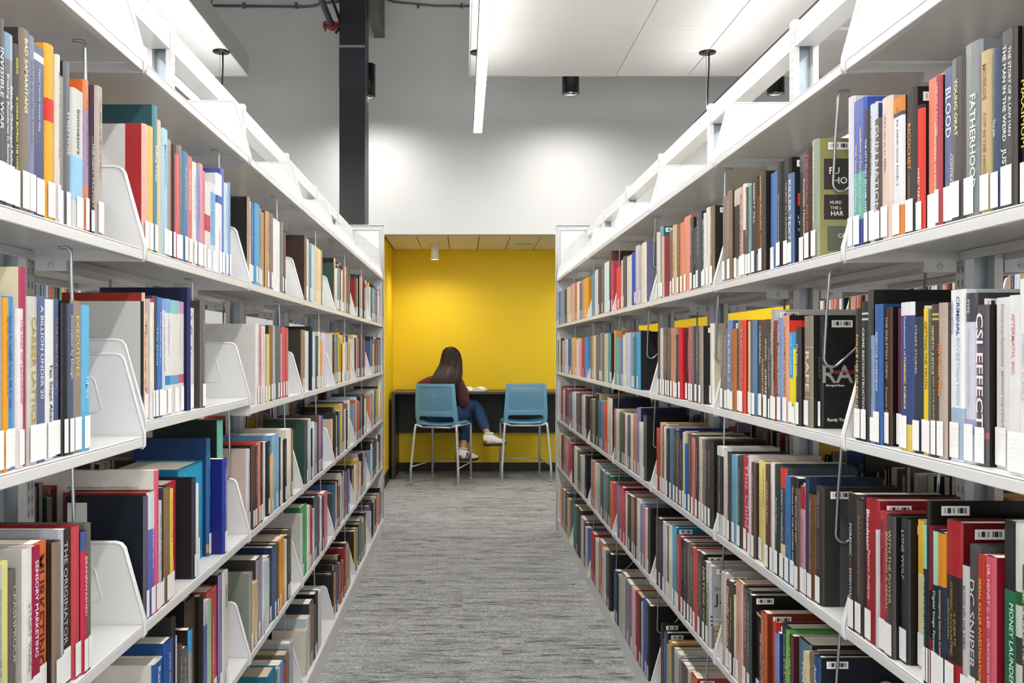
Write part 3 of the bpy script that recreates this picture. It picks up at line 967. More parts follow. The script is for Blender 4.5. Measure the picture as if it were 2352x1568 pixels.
PAL = ['d9d4ca', 'e4e1da', '2b2a2b', '3a3330', '5a4a40', '8a7460', 'b59a78', 'c8503c', '9e2a34', 'd88a78', 'e6c9a8', 'e0b23c', '4a6a94', '2a3e6a', '7aa6c4', '4f8a86', '3f5a48', '7a6a8a', 'cfd6da', '6a6662', '1d1d20', 'ece6d4', 'a8a29a', 'b86a50']
def filler(side, cx, face, zs, ya, yb, lo, hi, seed, inset=0.004, label_=True, depth=None):
    """a run of random books on one shelf: face = +1 / -1 direction the spines look along x"""
    rng = random.Random(seed)
    y = ya
    prev = None
    while y < yb - 0.012:
        w = min(rng.choice((0.012, 0.016, 0.02, 0.024, 0.028, 0.034, 0.042)) * rng.uniform(0.85, 1.15), yb - y)
        if w < 0.008: break
        H = rng.uniform(lo, hi)
        D = depth or max(0.13, min(0.67 * H, 0.2))
        col = rng.choice(PAL)
        xf = cx + face * (DEPTH - inset - rng.choice((0, 0, 0.003, 0.008, 0.015)))
        rot = math.pi / 2 if face == 1 else -math.pi / 2
        cov = shade(col, 0.8) if rng.random() < 0.7 else lin(rng.choice(('1c1c1e', '2a2422', 'e4e0d8')))
        stuff_book(xf, y + w / 2, zs, rot, w - 0.0006, H, D, rng.random() < 0.6, col, cov, label_, rng)
        y += w

# measured rows: (left px, right px, top px, spine colour, options) in zoomed crops (origin x, origin y, scale)
row(1, 0, 0, 1930, 60, 3.0152, [
 (35, 86, 490, 'd9d9e4', dict(g=0)),
 (90, 160, 505, '4a5fb5', dict(c='3550a8', b=[(0.5, 0.82, '5fb5b8'), (0.82, 1, '2f3a8c')], t=[('Handbook of Forensic Mental Health', 'e8d87a', .2, .8, .34, .2), ('With Victims and Offenders', 'd8d88a', .3, .76, .25, -.22)])),
 (165, 200, 575, '4d4744', dict(t='THE CITY THAT BECAME SAFE', tr=(.22, .76))),
 (202, 232, 540, 'd7dbe6', dict(c='3a4a80')),
 (235, 283, 640, '5b5450', dict(t='GUN NATION', tr=(.05, .76), fr=.6, tc='cfc8c0')),
 (285, 350, 490, 'e3cdc0', dict(c='b89a8c')),
 (362, 432, 490, 'e9e9ee', dict(c='2a2020', b=[(0, .11, 'e08a3c'), (.11, .14, '5a5658'), (.78, 1, 'd98a48')])),
 (455, 515, 430, '4a4542', dict(c='141213', t=[('RICOCHET', 'd9912f', .24, .56, .62, 0), ('CONFESSIONS OF', 'b5762c', .58, .8, .3, 0)])),
 (528, 572, 545, 'e2493b', dict(c='2a0c0c', b=[(0, .03, '2a2a2a')], t=[('HARD TARGET', 'f4d8d0', .5, .82, .55, 0)])),
 (605, 655, 335, 'f08a70', dict(t='CREDIBLE CHAIR', tc='fbe3d8', tr=(.3, .75), fr=.45)),
 (656, 690, 345, 'b4525a', dict(c='120c0e', t='UNJUSTLY ACCUSED', tc='e8b8b4', tr=(.05, .4))),
 (715, 765, 280, '6f7ba0', dict(t=[('BLOOD', 'd8dce8', .13, .45, .6, -.05), ('CONTRACT', 'd0d4e2', .56, .8, .4, .2)])),
 (766, 850, 215, '57504e', dict(c='1c1a1a', t=[('YOUNG OKAT', 'eadfa4', .13, .48, .62, .02), ('DISHONESTY IN AMERICA', 'd8c890', .6, .82, .25, -.2)])),
 (860, 962, 110, '8a8d90', dict(c='6a7074', t=[('FATHERHOOD', 'dfe1e3', .3, .84, .6, .12)])),
 (966, 1035, 170, 'c4ad7d', dict(t=[('MOSKOS', '8a5a38', .08, .3, .4, 0), ('COP IN THE HOOD', '8a5a38', .38, .78, .4, 0)])),
 (1045, 1105, 160, '44546e', dict(c='1c2638', t=[('The Job', 'cdd4de', .43, .54, .4, 0)])),
 (1112, 1205, 20, '4a4545', dict(c='121112', t=[('THE MAN IN THE WEIRD', 'e6e3de', .08, .62, .36, -.2), ('JUSTIN', 'e6e3de', .66, .84, .36, -.2), ('THE STORY OF A LAW MAN', 'd6d3ce', .1, .6, .3, .2)])),
 (1246, 1300, -10, '1c1a1a', dict(t='MAXIMUM', tc='d8bc4a', tr=(.2, .78), fr=.6)),
])
row(1, 0, 1, 1930, 640, 3.135, [
 (105, 143, 215, '2e2b2b', dict(t='POLICE USE OF FORCE', tc='d8c26a', tr=(.2, .76))),
 (148, 190, 165, '2b2c2e', dict(c='1a1a1c', b=[(.08, .095, 'c8c8c8'), (.12, .135, 'c8c8c8')], t='CRIME RECONSTRUCTION', tc='cfd6dc', tr=(.19, .8), fr=.55)),
 (196, 214, 82, '4c4c50', dict(c='070708', g=0, lab=0, bar=0, D=.185)),
 (215, 241, 410, '8aa0c4', dict()),
 (243, 290, 185, '3f66a0', dict(c='1d3d6e', t=[('EFFECTIVE INTERVIEWS', 'd6dfec', .2, .62, .5, .05)])),
 (322, 358, 205, '4a3326', dict(c='0f0b09', t=[('THE SKELETON CREW', 'd89a5a', .07, .52, .5, 0), ('Deborah Halb', 'c98a4a', .58, .82, .45, 0)])),
 (408, 427, 210, '6b3a4e', dict(g=0)),
 (430, 524, 170, '3c4a80', dict(c='1c1c20', b=[(0, .09, 'e6e8ee'), (.82, 1, 'e8d060')], t=[('Fundamentals of', 'b8c2dc', .1, .36, .3, 0), ('FORENSIC SCIENCE', 'ecd860', .37, .72, .3, 0)])),
 (526, 580, 275, '333c4e', dict(c='1c2a50', t='STREET STORIES', tc='a8b0a0', tr=(.06, .42), fr=.35)),
 (592, 627, 215, 'f2cf2e', dict(t='GETTING THE TRUTH', tc='4a4020', tr=(.09, .55), fr=.55)),
 (629, 650, 220, '5c6b62', dict(g=0)),
 (652, 698, 185, '4f463f', dict(b=[(.06, .075, 'c8b068'), (.09, .105, 'c8b068')], t=[('GENETIC JUSTICE', 'd8c488', .14, .46, .45, -.05), ('DNA DATA BANKS', 'c8b478', .47, .76, .26, .1)])),
 (700, 752, 175, 'b8a698', dict(c='5a4e4a', t='forensic files', tc='d8843c', tr=(.26, .6), fr=.55)),
 (788, 886, 80, 'eef0f2', dict(c='cfd6dc', b=[(.69, .99, 'a9bdd2')], t=[('CRIMINAL', '3a4684', .04, .27, .42, .14), ('INVESTIGATION', '9cc0d4', .28, .67, .4, .14), ('TENTH EDITION', '4a568c', .06, .26, .22, -.3)])),
 (896, 968, 105, 'd4d4e2', dict(c='3a3840', b=[(0, .17, '4c4a54'), (.74, .83, 'a8a6cc')], t=[('FYFE', 'c8c8d0', .04, .12, .3, 0), ('Crime and Public Policy', 'b8bad0', .2, .68, .3, 0)])),
 (975, 1050, 190, '5b5560', dict(c='15100f', b=[(.79, .83, 'b06068')], t='CSI EFFECT', tc='f0dce0', tr=(.05, .76), fr=.66)),
 (1115, 1200, 130, 'e9e7e6', dict(t=[('Katherine Ramsland', 'a09c9c', .04, .4, .22, -.2), ("BEATING THE DEVIL'S GAME", '8a8688', .43, .86, .22, -.2)])),
 (1206, 1278, 120, 'ecebeb', dict(t='AFTERMATH, INC.', tc='c87a80', tr=(.1, .45), fr=.3)),
 (1282, 1360, 0, 'f0f0f2', dict(t='FORENSIC SCIENCE', tc='b4b8c8', tr=(.28, .62), fr=.4)),
])
row(1, 0, 2, 1930, 1100, 3.351, [
 (50, 106, 115, '2a2a2a', dict(c='48494b', t=[('FORENSIC', 'd8d6d2', .22, .46, .4, 0), ('ART', 'c85a3c', .47, .54, .4, 0), ('ESSENTIALS', 'd8d6d2', .55, .8, .4, 0)])),
 (118, 168, 170, '4d423e', dict(c='181416', t='HANDWRITING', tc='8a6a50', tr=(.12, .7), fr=.3)),
 (174, 190, 125, '2a2a30', dict(g=0, lab=0, c='0e0e12')),
 (192, 262, 160, 'a11f2b', dict(c='7a0e18', t=[('Bloodstain', 'f0e6e4', .08, .36, .5, -.18), ('Pattern Analysis', 'e0d0cc', .36, .7, .28, -.1)])),
 (268, 297, 395, 'c9c6ca', dict(g=0, lab=0)),
 (300, 343, 255, 'b23a40', dict(t='The Lie Detectors', tc='4a1a1c', tr=(.06, .5), fr=.5)),
 (346, 408, 285, '4a4442', dict(c='0f0e0e', t=[('WITH THE POWER', 'b8a888', .1, .62, .32, .2), ('BRINGING A SERIAL', 'b8a888', .1, .7, .26, -.2)])),
 (460, 520, 310, '33343a', dict(c='121113', t='LONE WOLF', tc='9aa0a8', tr=(.08, .42), fr=.42)),
 (590, 630, 350, 'e6d6a8', dict(b=[(0, .36, 'e9b83a')], t=[('ENJOYING CPS', '2c2418', .05, .36, .55, 0)])),
 (633, 659, 350, '1f2e33', dict(b=[(0, .28, '8fc9b0')], t='VIRTUALIZATION AND FORENSICS', tc='a8d8c4', tr=(.32, .82), fr=.6)),
 (662, 682, 172, '1c1a1c', dict(c='090909', g=0, bar=1, D=.19)),
 (684, 700, 360, '7d2030', dict(g=0, b=[(.4, .7, '2a1418')])),
 (703, 741, 405, '222a3a', dict(b=[(0, .34, '9cd2b8')], t='Digital Image Forensics', tc='a0d8c8', tr=(.38, .8), fr=.5)),
 (743, 804, 420, '252c48', dict(c='1a1a22', b=[(0, .33, 'd98a1c')], t='Investigating Internet Crimes', tc='d8b070', tr=(.36, .78), fr=.32)),
 (810, 922, 330, 'a31f28', dict(c='5a0a12', b=[(.3, .78, '2e2620')], t=[('A GUIDE TO', '9a8a58', .5, .68, .16, .22), ('FORENSIC ACCOUNTING', '9a8a58', .34, .74, .18, 0), ('INVESTIGATION', '9a8a58', .44, .66, .18, -.22)])),
 (930, 984, 670, 'c9c9cc', dict(t='BLOOD ON THE TABLE', tc='3a3a3e', tr=(.14, .58), fr=.42, c='1c1c1e')),
 (987, 1045, 515, '4d4a4c', dict(t='DC SNIPER', tc='bcbabc', tr=(.2, .72), fr=.6)),
 (1050, 1109, 590, 'b3372e', dict(t='SERIAL KILLER INVESTIGATIONS', tc='e0b050', tr=(.14, .78), fr=.42)),
 (1112, 1178, 600, 'c9566a', dict(c='7a0e1c', t=[('DR. HENRY C. LEE', 'f0b8c0', .05, .42, .36, 0), ('CRACKING CASES', 'f0b8c0', .48, .8, .36, 0)])),
 (1252, 1333, 345, '1f7a56', dict(b=[(0, .32, '2b2c30')], t=[('MONEY LAUNDERING', 'e6efe8', .38, .84, .42, -.1)])),
 (1338, 1392, 345, 'c9ccc4', dict(b=[(.3, .36, '1f5a2c'), (.5, .62, '3a3a34')], g=0)),
 (1395, 1440, 670, '45423e', dict()),
])
row(1, 1, 0, 1620, 300, 3.92, [
 (155, 193, 590, '8d8278', dict()), (200, 228, 540, '94725a', dict(c='4d3423')), (258, 307, 520, 'd0ccc4', dict(b=[(.18, .78, '3a3a3c')])),
 (308, 334, 520, 'e0b5a0', dict(t='BATTLEFIELD', tc='a06a50')), (335, 359, 480, 'e5e3e0', dict(b=[(.5, .78, '5a5450')])), (360, 384, 510, '5d5650', dict()), (385, 408, 500, '7ea59c', dict()),
 (412, 468, 420, '3c3735', dict(t='EMMETT TILL', tc='dcd8d0', tr=(.06, .48), fr=.55)), (470, 480, 590, '8d4a3a', dict(g=0)),
 (482, 528, 370, '574a40', dict(c='100e0d', t=[('GANGSTER WARLORDS', 'ecd04a', .05, .58, .45, 0), ('IOAN GRILLO', 'e0c040', .62, .8, .4, 0)])),
 (585, 638, 355, '5d80bd', dict(g=0, c='2a3f78')), (642, 690, 285, '2f2d2e', dict(t='INSIDE THE MINDS OF SERIAL KILLERS', tc='d8d4ce', tr=(.3, .78), fr=.4)),
 (702, 736, 250, '2d2b2c', dict(c='0e0d0e', t='THE MIND OF A MURDERER', tc='c8c0a8', tr=(.22, .76), fr=.5)),
 (740, 784, 385, '56759e', dict(c='101a30', t='KILLER TEXT', tc='d8dce4', cv=[('K', 'd03038', .012, .125, .026), ('15', 'd8d8dc', .012, .095, .008), ('TRU', 'd8d8dc', .012, .083, .008), ('CR', 'd8d8dc', .012, .07, .006)])),
 (845, 893, 205, '4b4644', dict(t='American Homicide', tc='e0d8a8', tr=(.22, .78), fr=.5)), (896, 950, 150, '4a3330', dict(t='THE CORAL KILLERS', tc='b03c38', tr=(.05, .78), fr=.45)),
 (957, 1010, 80, '98a38f', dict(c='96945e', bar=1, hard=True, t='FUNERAL HOME MURDERS', tc='d8dcd0', tr=(.1, .7), fr=.35,
   cp=[(.013, .16, .135, .197, '2e2a26'), (.013, .16, .075, .125, '2c2624'), (.02, .16, .012, .062, '55584e')],
   cv=[('FU', 'e6e2d8', .0237, .1665, .0134), ('HO', 'e6e2d8', .0325, .147, .013), ('MURD', 'd8d4c8', .025, .1065, .006), ('THE L', 'd8d4c8', .026, .0956, .006), ('HAR', 'e0dcd0', .027, .083, .009), ('CA', 'e0dcd0', .041, .039, .008)])),
])
row(1, 1, 1, 1640, 680, 4.612, [
 (65, 110, 290, '857a6c', dict()), (115, 137, 345, '7d7580', dict()), (139, 166, 258, '6f8fc6', dict(c='3a5a9c', t='TRAVELS', tc='c8d4e8')), (172, 224, 345, 'b5743f', dict(c='8a4a22')),
 (252, 274, 258, '8a7f7a', dict()), (276, 320, 255, 'e0503c', dict(c='a81f18', t='THE ONLY', tc='e88a78')), (358, 379, 265, 'e8d9b4', dict()), (380, 401, 260, '6d655e', dict()), (403, 440, 258, '5d87ad', dict(c='1c3a60', g=0)),
 (466, 524, 255, '5c4a3e', dict(t=[('RUNAWAY DEVIL', 'e4ded4', .4, .8, .4, .15), ('CRIMINAL', 'c8b8a8', .06, .46, .36, -.2)])), (526, 570, 248, '574940', dict(t=[('MURDER,', 'dcd4cc', .2, .42, .45, 0), ('CRIME', 'dcd4cc', .5, .75, .3, 0)])),
 (576, 599, 390, '5d5a5c', dict(t='JACK THE RIPPER', tc='b8b4b4')), (601, 621, 145, 'b4afa8', dict(c='cfcbc6', bar=1, t='THE CORNER FILES', tc='e8e0b0', tr=(.05, .4), fr=.8, D=.19)), (623, 668, 260, '8c4a30', dict(t='THE SPEED GAME', tc='2a1a14', tr=(.1, .6))),
 (672, 716, 230, '8a9cc8', dict(t='CRIMINAL LAW', tc='b8c4e0')), (727, 775, 205, 'dfa48c', dict(c='180f0e', t='ANATOMY OF FRAUD', tc='8a5a48', tr=(.1, .75), fr=.35, cp=[(.006, .15, .185, .226, 'c9281a')], bar=0)),
 (792, 828, 385, '3fa8dc', dict(c='f0d820', b=[(.5, .78, 'f2e03c')], t='FACES OF VIOLENCE', tc='d8ecf4', tr=(.04, .46), fr=.5)), (830, 858, 560, 'e8dc20', dict(g=0)),
 (862, 902, 330, '443f3e', dict(c='0c0b0b', t='The Final Leap', tc='dcd8d2', tr=(.16, .5), fr=.6)), (952, 1030, 210, '8f8474', dict(c='161413', b=[(.28, .285, 'd0c4a8'), (.73, .735, 'd0c4a8')], t='RAPE', tc='e0d4b4', tr=(.32, .68), fr=.5)),
 (1106, 1136, 215, '1f1f20', dict(c='161616', bar=1, t='RAPE', tc='5a5658', tr=(.36, .56), fr=.7,
   cv=[('RAPE', '8f8c8a', .003, .094, .036), ('A NATURAL HISTORY', 'b82c38', .014, .112, .0075), ('Biological Bases', 'dcdad8', .010, .0865, .0042), ('Randy Thorn', 'e4e2e0', .013, .015, .006)])),
])
row(1, 1, 2, 1640, 1000, 3.733, [
 (22, 76, 100, 'dcd8d4', dict(c='c9c5c2', b=[(.1, .76, '2c2626')], t='HOW TO AVOID A LIFETIME OF', tc='d8d4d0', tr=(.12, .74), fr=.3)), (80, 108, 145, 'd9d5d0', dict(g=0)), (112, 140, 145, '4a4746', dict(c='182030')), (150, 190, 170, '6aaccc', dict(g=0)),
 (200, 240, 178, '4b443c', dict(t='WHITE UNDER HUNGER', tc='c8a868', tr=(.14, .72))), (250, 290, 190, 'c23c54', dict(t='This Child', tc='e8a8b4')), (292, 314, 175, 'e8d8dc', dict(g=0)), (316, 344, 232, '5f4a42', dict(c='3a2a24')),
 (382, 434, 238, 'f2dc82', dict(t='HOSTAGE NATION', tc='8a7c58', tr=(.05, .44), fr=.45)), (437, 478, 255, '5a4940', dict(t='SCARED SILENT', tc='d8ccb8', tr=(.16, .56), fr=.5)),
 (481, 514, 235, 'e4e4e0', dict(t='TRIALS AGAINST THE OFFENDER', tc='b84848', tr=(.2, .78), fr=.45)), (516, 563, 255, '2f4038', dict(t='Family Violence', tc='c8d0c8', tr=(.3, .62), fr=.4)),
 (566, 602, 280, '3e4a54', dict(b=[(0, .18, 'e03a2e'), (.68, .8, 'e8dca8')], t='FAMILY VIOLENCE', tc='dcdcd8', tr=(.2, .66), fr=.62)), (605, 648, 355, '3a78bc', dict(g=0)),
 (652, 690, 365, '26282a', dict(t='Abused men THE HIDDEN SIDE', tc='d4d4d4', tr=(.08, .78), fr=.6)), (694, 735, 460, '66564e', dict()), (737, 778, 440, 'd99aa6', dict(b=[(0, .21, 'a81e26')], t='Children at Risk', tc='b8606c', tr=(.3, .72))),
 (780, 798, 360, '2f3a66', dict(c='1c2c48')), (802, 862, 505, '6a4a30', dict(c='14100e', t='THE WEDGE AFTER NIGHT', tc='b88a50', tr=(.06, .78), fr=.4)),
 (872, 928, 440, '3d3a38', dict(c='2c2a29', bar=1, t=[('THE LOVER', '8a8684', .05, .36, .4, 0), ('DAUGHTERS', '7a7674', .44, .7, .36, 0)], cp=[(.035, .15, .0, .22, '3f4042')])),
])
row(1, 1, 3, 1640, 1280, 5.445, [
 (85, 148, 195, 'c9c2b4', dict(t='THE POWER OF', tc='a89c84', tr=(.2, .7))), (150, 188, 300, '6d2a2c', dict(t='Deadly Justice', tc='d8c8c4')), (192, 240, 335, '4a4436', dict(t='FACES OF FRAUD', tc='c8b058', tr=(.16, .6), fr=.5)), (245, 267, 475, 'd9cfc0', dict(g=0)),
 (269, 345, 315, 'dba89a', dict(c='b5604a', t='FRAUD EXAMINATION', tc='b87a68', tr=(.1, .7), fr=.35)), (362, 408, 400, '6b6258', dict(c='20201e')), (412, 448, 470, '3c4a48', dict(c='0b0b0b', bar=1)),
 (526, 578, 740, '2c2622', dict(t='THE WIZARD OF LIES', tc='e4dccc', tr=(.2, .8), fr=.45, b=[(0, .03, 'd8c8a8')])), (582, 640, 690, 'b5603c', dict(c='7a2a18', bar=1, t='Stealing Truth', tc='d88a60')),
 (714, 737, 860, '7d4a30', dict(g=0)), (739, 750, 810, 'c9402e', dict(c='a02820', g=0, lab=0)), (753, 792, 945, '7a86bc', dict(c='2a3a78', g=0)), (846, 888, 865, '23282c', dict()), (891, 920, 915, '62b04a', dict(t='THE ETHICS', tc='e0e858', c='4a9438')),
 (932, 968, 980, '5a3a36', dict(c='3a1518')), (1056, 1108, 1060, '5f7a8c', dict(t='FRAUD 101', tc='d0dce4', tr=(.2, .7), fr=.5, c='1c2428', bar=1)), (1110, 1178, 1215, 'd9cc9c', dict()), (1182, 1243, 1205, '7a6a58', dict()),
 (1246, 1310, 1240, '2c5078', dict(c='0c1420', bar=1, t='Anderson', tc='c0d0e0', tr=(.08, .4), fr=.45)),
])
row(1, 2, 0, 1490, 470, 7.128, [
 (125, 147, 450, 'c9c2b4'), (149, 182, 460, 'ece0c0', dict(g=0)), (185, 204, 360, '7fa8ac', dict(c='1f6a70', bar=1)), (206, 234, 520, 'd9b8a8', dict(c='a04a4c')), (337, 387, 385, '8a7468'), (392, 440, 330, 'dcb888', dict(c='8a6438', t='OF JUSTICE', tc='8a6038', tr=(.25, .65), fr=.6)),
 (462, 510, 305, '7a6254'), (514, 566, 290, 'ec8a62', dict(c='c85a30')), (580, 662, 190, 'e89878', dict(c='c04a28')), (674, 712, 210, '5c5656', dict(c='141212')), (737, 774, 365, '2e2a28', dict(c='100e0e')), (778, 845, 120, '55585c', dict(c='1e1e20')),
 (867, 889, 230, '8a8680', dict(t='TRUE CRIME', tc='1c1a18')), (891, 938, 135, 'e4e2dc'), (941, 998, 45, 'e6e0d4'), (1002, 1058, 20, '8a7262', dict(c='221e1c', bar=1)),
])
row(1, 2, 1, 1490, 690, 6.533, [
 (135, 166, 455, '5f5a56'), (170, 211, 415, 'dccfc8', dict(g=0)), (213, 247, 415, '6d6a60'), (249, 279, 440, '5c5650'), (281, 325, 410, '6b5048'), (329, 367, 415, 'd48870'), (370, 394, 430, 'b0a080'), (402, 440, 510, '4c4844'),
 (443, 490, 415, 'd82a3a', dict(c='b01020', g=0, bar=1)), (550, 590, 430, '3a2a2c'), (593, 632, 390, 'cf6068'), (634, 663, 385, '7a6e74', dict(c='121212')), (692, 750, 385, '5c5854'), (756, 796, 385, 'a09890', dict(c='1c1c1c', bar=1)), (916, 962, 345, 'f0ece0', dict(c='d6cfae', g=0)),
])
row(1, 2, 2, 1490, 920, 6.031, [
 (107, 153, 385, 'c04838', dict(g=0)), (158, 184, 305, 'd8b088'), (186, 204, 350, '6a6258'), (206, 239, 365, 'e0dcd0'), (241, 283, 395, '2e3234', dict(c='121416')), (289, 330, 395, '4f7ea4', dict(g=0)), (337, 374, 400, '55483e'), (381, 411, 450, '6e625c'), (413, 424, 385, '3c3a6c', dict(c='10245c')),
 (426, 464, 540, '4a443e'), (468, 494, 440, 'd6cfae', dict(g=0)), (497, 538, 605, '2a64b4', dict(g=0)), (542, 588, 465, '5c5450'), (592, 636, 510, 'dc7c74', dict(c='4a3c38')), (642, 684, 510, '4a3c38'), (692, 733, 525, 'cfc4b4'), (737, 774, 540, '8a7e74'), (777, 815, 550, '4e4440'), (822, 878, 580, '3c3e3e', dict(c='131414')),
])
row(1, 2, 3, 1490, 1150, 5.805, [
 (92, 133, 230, '4a4440'), (137, 180, 280, '3c3c5c', dict(c='14141c')), (187, 238, 320, 'd0d0d4'), (242, 264, 340, '75655a'), (266, 309, 350, 'e8e0d0', dict(g=0)), (312, 348, 350, '5cacd4', dict(c='147098', g=0, bar=1)), (352, 374, 470, '8a807c'), (377, 422, 475, 'a83c48'), (427, 463, 530, '2a2a2c', dict(c='101010')), (467, 513, 550, '4a4444'),
 (516, 548, 570, '7a6a5c'), (551, 588, 640, '6a5a50'), (592, 648, 660, 'd04440', dict(g=0)), (652, 705, 700, '443c3a', dict(c='0e0d0d', bar=1)), (712, 752, 820, '33383a', dict(t='NATURE OF', tc='d8cc48')),
 (762, 818, 860, 'c4c4c8', dict(c='a8a7ab', t='THE JIHAD', tc='5a5a60', tr=(.2, .8), fr=.4, bar=1,
   cp=[(.004, .12, .0, .062, '6a6668'), (.002, .008, .088, .094, '3a3838'), (.002, .008, .076, .082, '3a3838'), (.002, .008, .064, .07, '3a3838')],
   cv=[('THE', '1c1a1c', .012, .165, .0105), ('JI', '2a282a', .012, .128, .029), ('CHARL', 'd8d8da', .0125, .081, .0055), ('AL-', 'ece040', .0125, .067, .008), ('THE', 'ece040', .0125, .051, .009), ('STAT', 'ece040', .0125, .037, .009), ('THE I', 'ece040', .0125, .023, .009), ('OF A', 'ece040', .0125, .009, .009)])),
])
row(1, 2, 4, 1490, 1370, 7.92, [
 (218, 236, 490, '4a3a34', dict(c='141010')), (238, 274, 780, '5c4440'), (277, 312, 650, '4a5890', dict(c='1c1c20')), (322, 353, 900, '8cb4c0', dict(g=0)), (357, 404, 830, 'd4b468', dict(c='b88a30', bar=1, g=0)), (407, 448, 950, '4a4a3c'), (460, 535, 1030, 'c4c0c0'), (540, 583, 1150, '8a8a94'), (587, 638, 1230, '5c4a44'),
 (642, 698, 1310, '6a5650'), (707, 758, 1385, 'e0d8cc', dict(g=0)), (762, 850, 1450, 'd07060', dict(c='9a2a24', bar=1)),
])
row(-1, 0, 0, 0, 30, 3.0154, [
 (-25, 36, 30, '5c5d60', dict(t='INVISIBLE WAR', tc='c8c8cc', tr=(.16, .6), fr=.4)), (36, 96, 140, '6a6d70', dict(b=[(0, .15, '7a9aae')], t=[('Ethically Challenged Reform', 'd0d4d8', .3, .8, .24, .15), ('Breaking Boundaries in Business', 'd0d4d8', .24, .78, .22, -.2)])),
 (98, 134, 215, '4a4a4a', dict(t=[('GOLD', 'e0d84a', .08, .18, .45, 0), ('IS CHINA BUYING THE WORLD', 'e0d84a', .32, .8, .5, 0)])), (150, 205, 112, '857c6c', dict(c='3a362e', t='BAD SAMARITANS', tc='ece0a8', tr=(.05, .46), fr=.62)),
 (207, 244, 160, '8a8fa8', dict(c='5a6080')), (250, 312, 225, '3d4672', dict(c='1e2450', b=[(.05, .09, 'd8dae4')], t='THAT THOSE MAKES FIRE', tc='aeb4cc', tr=(.13, .5), fr=.3)),
 (322, 378, 220, 'f2b23e', dict(c='e09a1e', b=[(.31, .44, 'd63a28')], g=0)), (380, 420, 290, 'dcd5c8', dict(tc='3a3430')), (424, 445, 410, '8a8884', dict()), (456, 488, 340, '77787c', dict(c='2c2c2e', t='STREETWISE', tc='d8d8dc', tr=(.3, .56), fr=.5)),
 (505, 580, 530, 'cfd0cc', dict(c='b4b5b0', b=[(.48, .8, '9ccbe8')], t='innovators', tc='2a2826', tr=(.14, .46), fr=.5)), (590, 618, 465, 'd98a60', dict(c='e0672a', b=[(.2, .7, 'a890b4')])), (628, 655, 850, '3a2c30', dict(t='THE NEXT FACTORY', tc='c8c0bc')),
 (672, 714, 510, 'b9aca4', dict(c='57495a', hard=True)),
])
row(-1, 0, 1, 0, 590, 3.0152, [
 (-20, 22, 240, 'a8a6a6', dict(g=0)), (30, 66, 285, 'f0a52c', dict(tc='7a5418')), (70, 100, 275, '3f9bdc', dict(c='1a1a1c')), (128, 168, 360, 'ece2e2', dict(c='d8ccce', t='THE END OF LEADERSHIP', tc='c8788a', tr=(.06, .6), fr=.5)), (170, 187, 72, 'b03a60', dict(c='e4d9b8', g=0, lab=0, D=.18, hard=False)),
 (196, 262, 275, 'cfcfc6', dict(t='CAREER LATTICE', tc='b0913c', tr=(.12, .76), fr=.6)), (266, 318, 270, '626f96', dict(t='A BILLION UNDER 20', tc='d4daea', tr=(.06, .62), fr=.45)), (324, 378, 295, 'e9e9e9', dict(t='Ten Steps Ahead', tc='2a2a2c', tr=(.4, .8), fr=.35)),
 (384, 412, 290, '55618c', dict(tc='b0986a')), (440, 472, 320, '23252c', dict(c='14161c', g=0)), (480, 514, 325, '56617c', dict(t='Innovation by Design', tc='c8cede', tr=(.08, .5))), (520, 566, 305, '9a8c7c', dict(c='1c1c20', t='EXECUTIVES', tc='d8b878', tr=(.1, .5))), (580, 624, 335, '6ab8e2', dict(c='2a7cb0', t='TIMES', tc='bce0f2', tr=(.48, .64), fr=.4)),
])
row(-1, 0, 2, 0, 1060, 3.086, [
 (-12, 22, 740, 'b9bcc0', dict()), (24, 64, 735, 'e6df8a', dict(g=0)), (76, 118, 770, '6a6560', dict(t='CRASHPROOF', tc='a8a4a0', tr=(.1, .6), fr=.6)), (178, 234, 615, 'dedcd8', dict(c='b3b0aa', t='STORY WARS', tc='8a8886', tr=(.32, .72), fr=.42)),
 (238, 292, 610, '9e2246', dict(t='SENSORY MARKETING', tc='f0d8e0', tr=(.08, .66), fr=.55)), (296, 334, 580, 'd9703c', dict(t='MURKETING', tc='4a2010', tr=(.08, .78), fr=.7)), (388, 438, 570, '8a7666', dict(c='2a201a', g=0)), (440, 455, 490, 'b8bac6', dict(g=0)), (458, 504, 495, '2a2a2c', dict(t='THE ORIGINATOR', tc='a8a8ac')),
 (524, 568, 460, 'c04a50', dict(c='8e1420', g=0)), (590, 621, 495, 'c8304a', dict(c='1c1c40', b=[(0, .14, '4a5a8c')], t='BRANDWASHED', tc='e8b8c0', tr=(.18, .6))), (624, 650, 440, '6a655c', dict(g=0)),
])
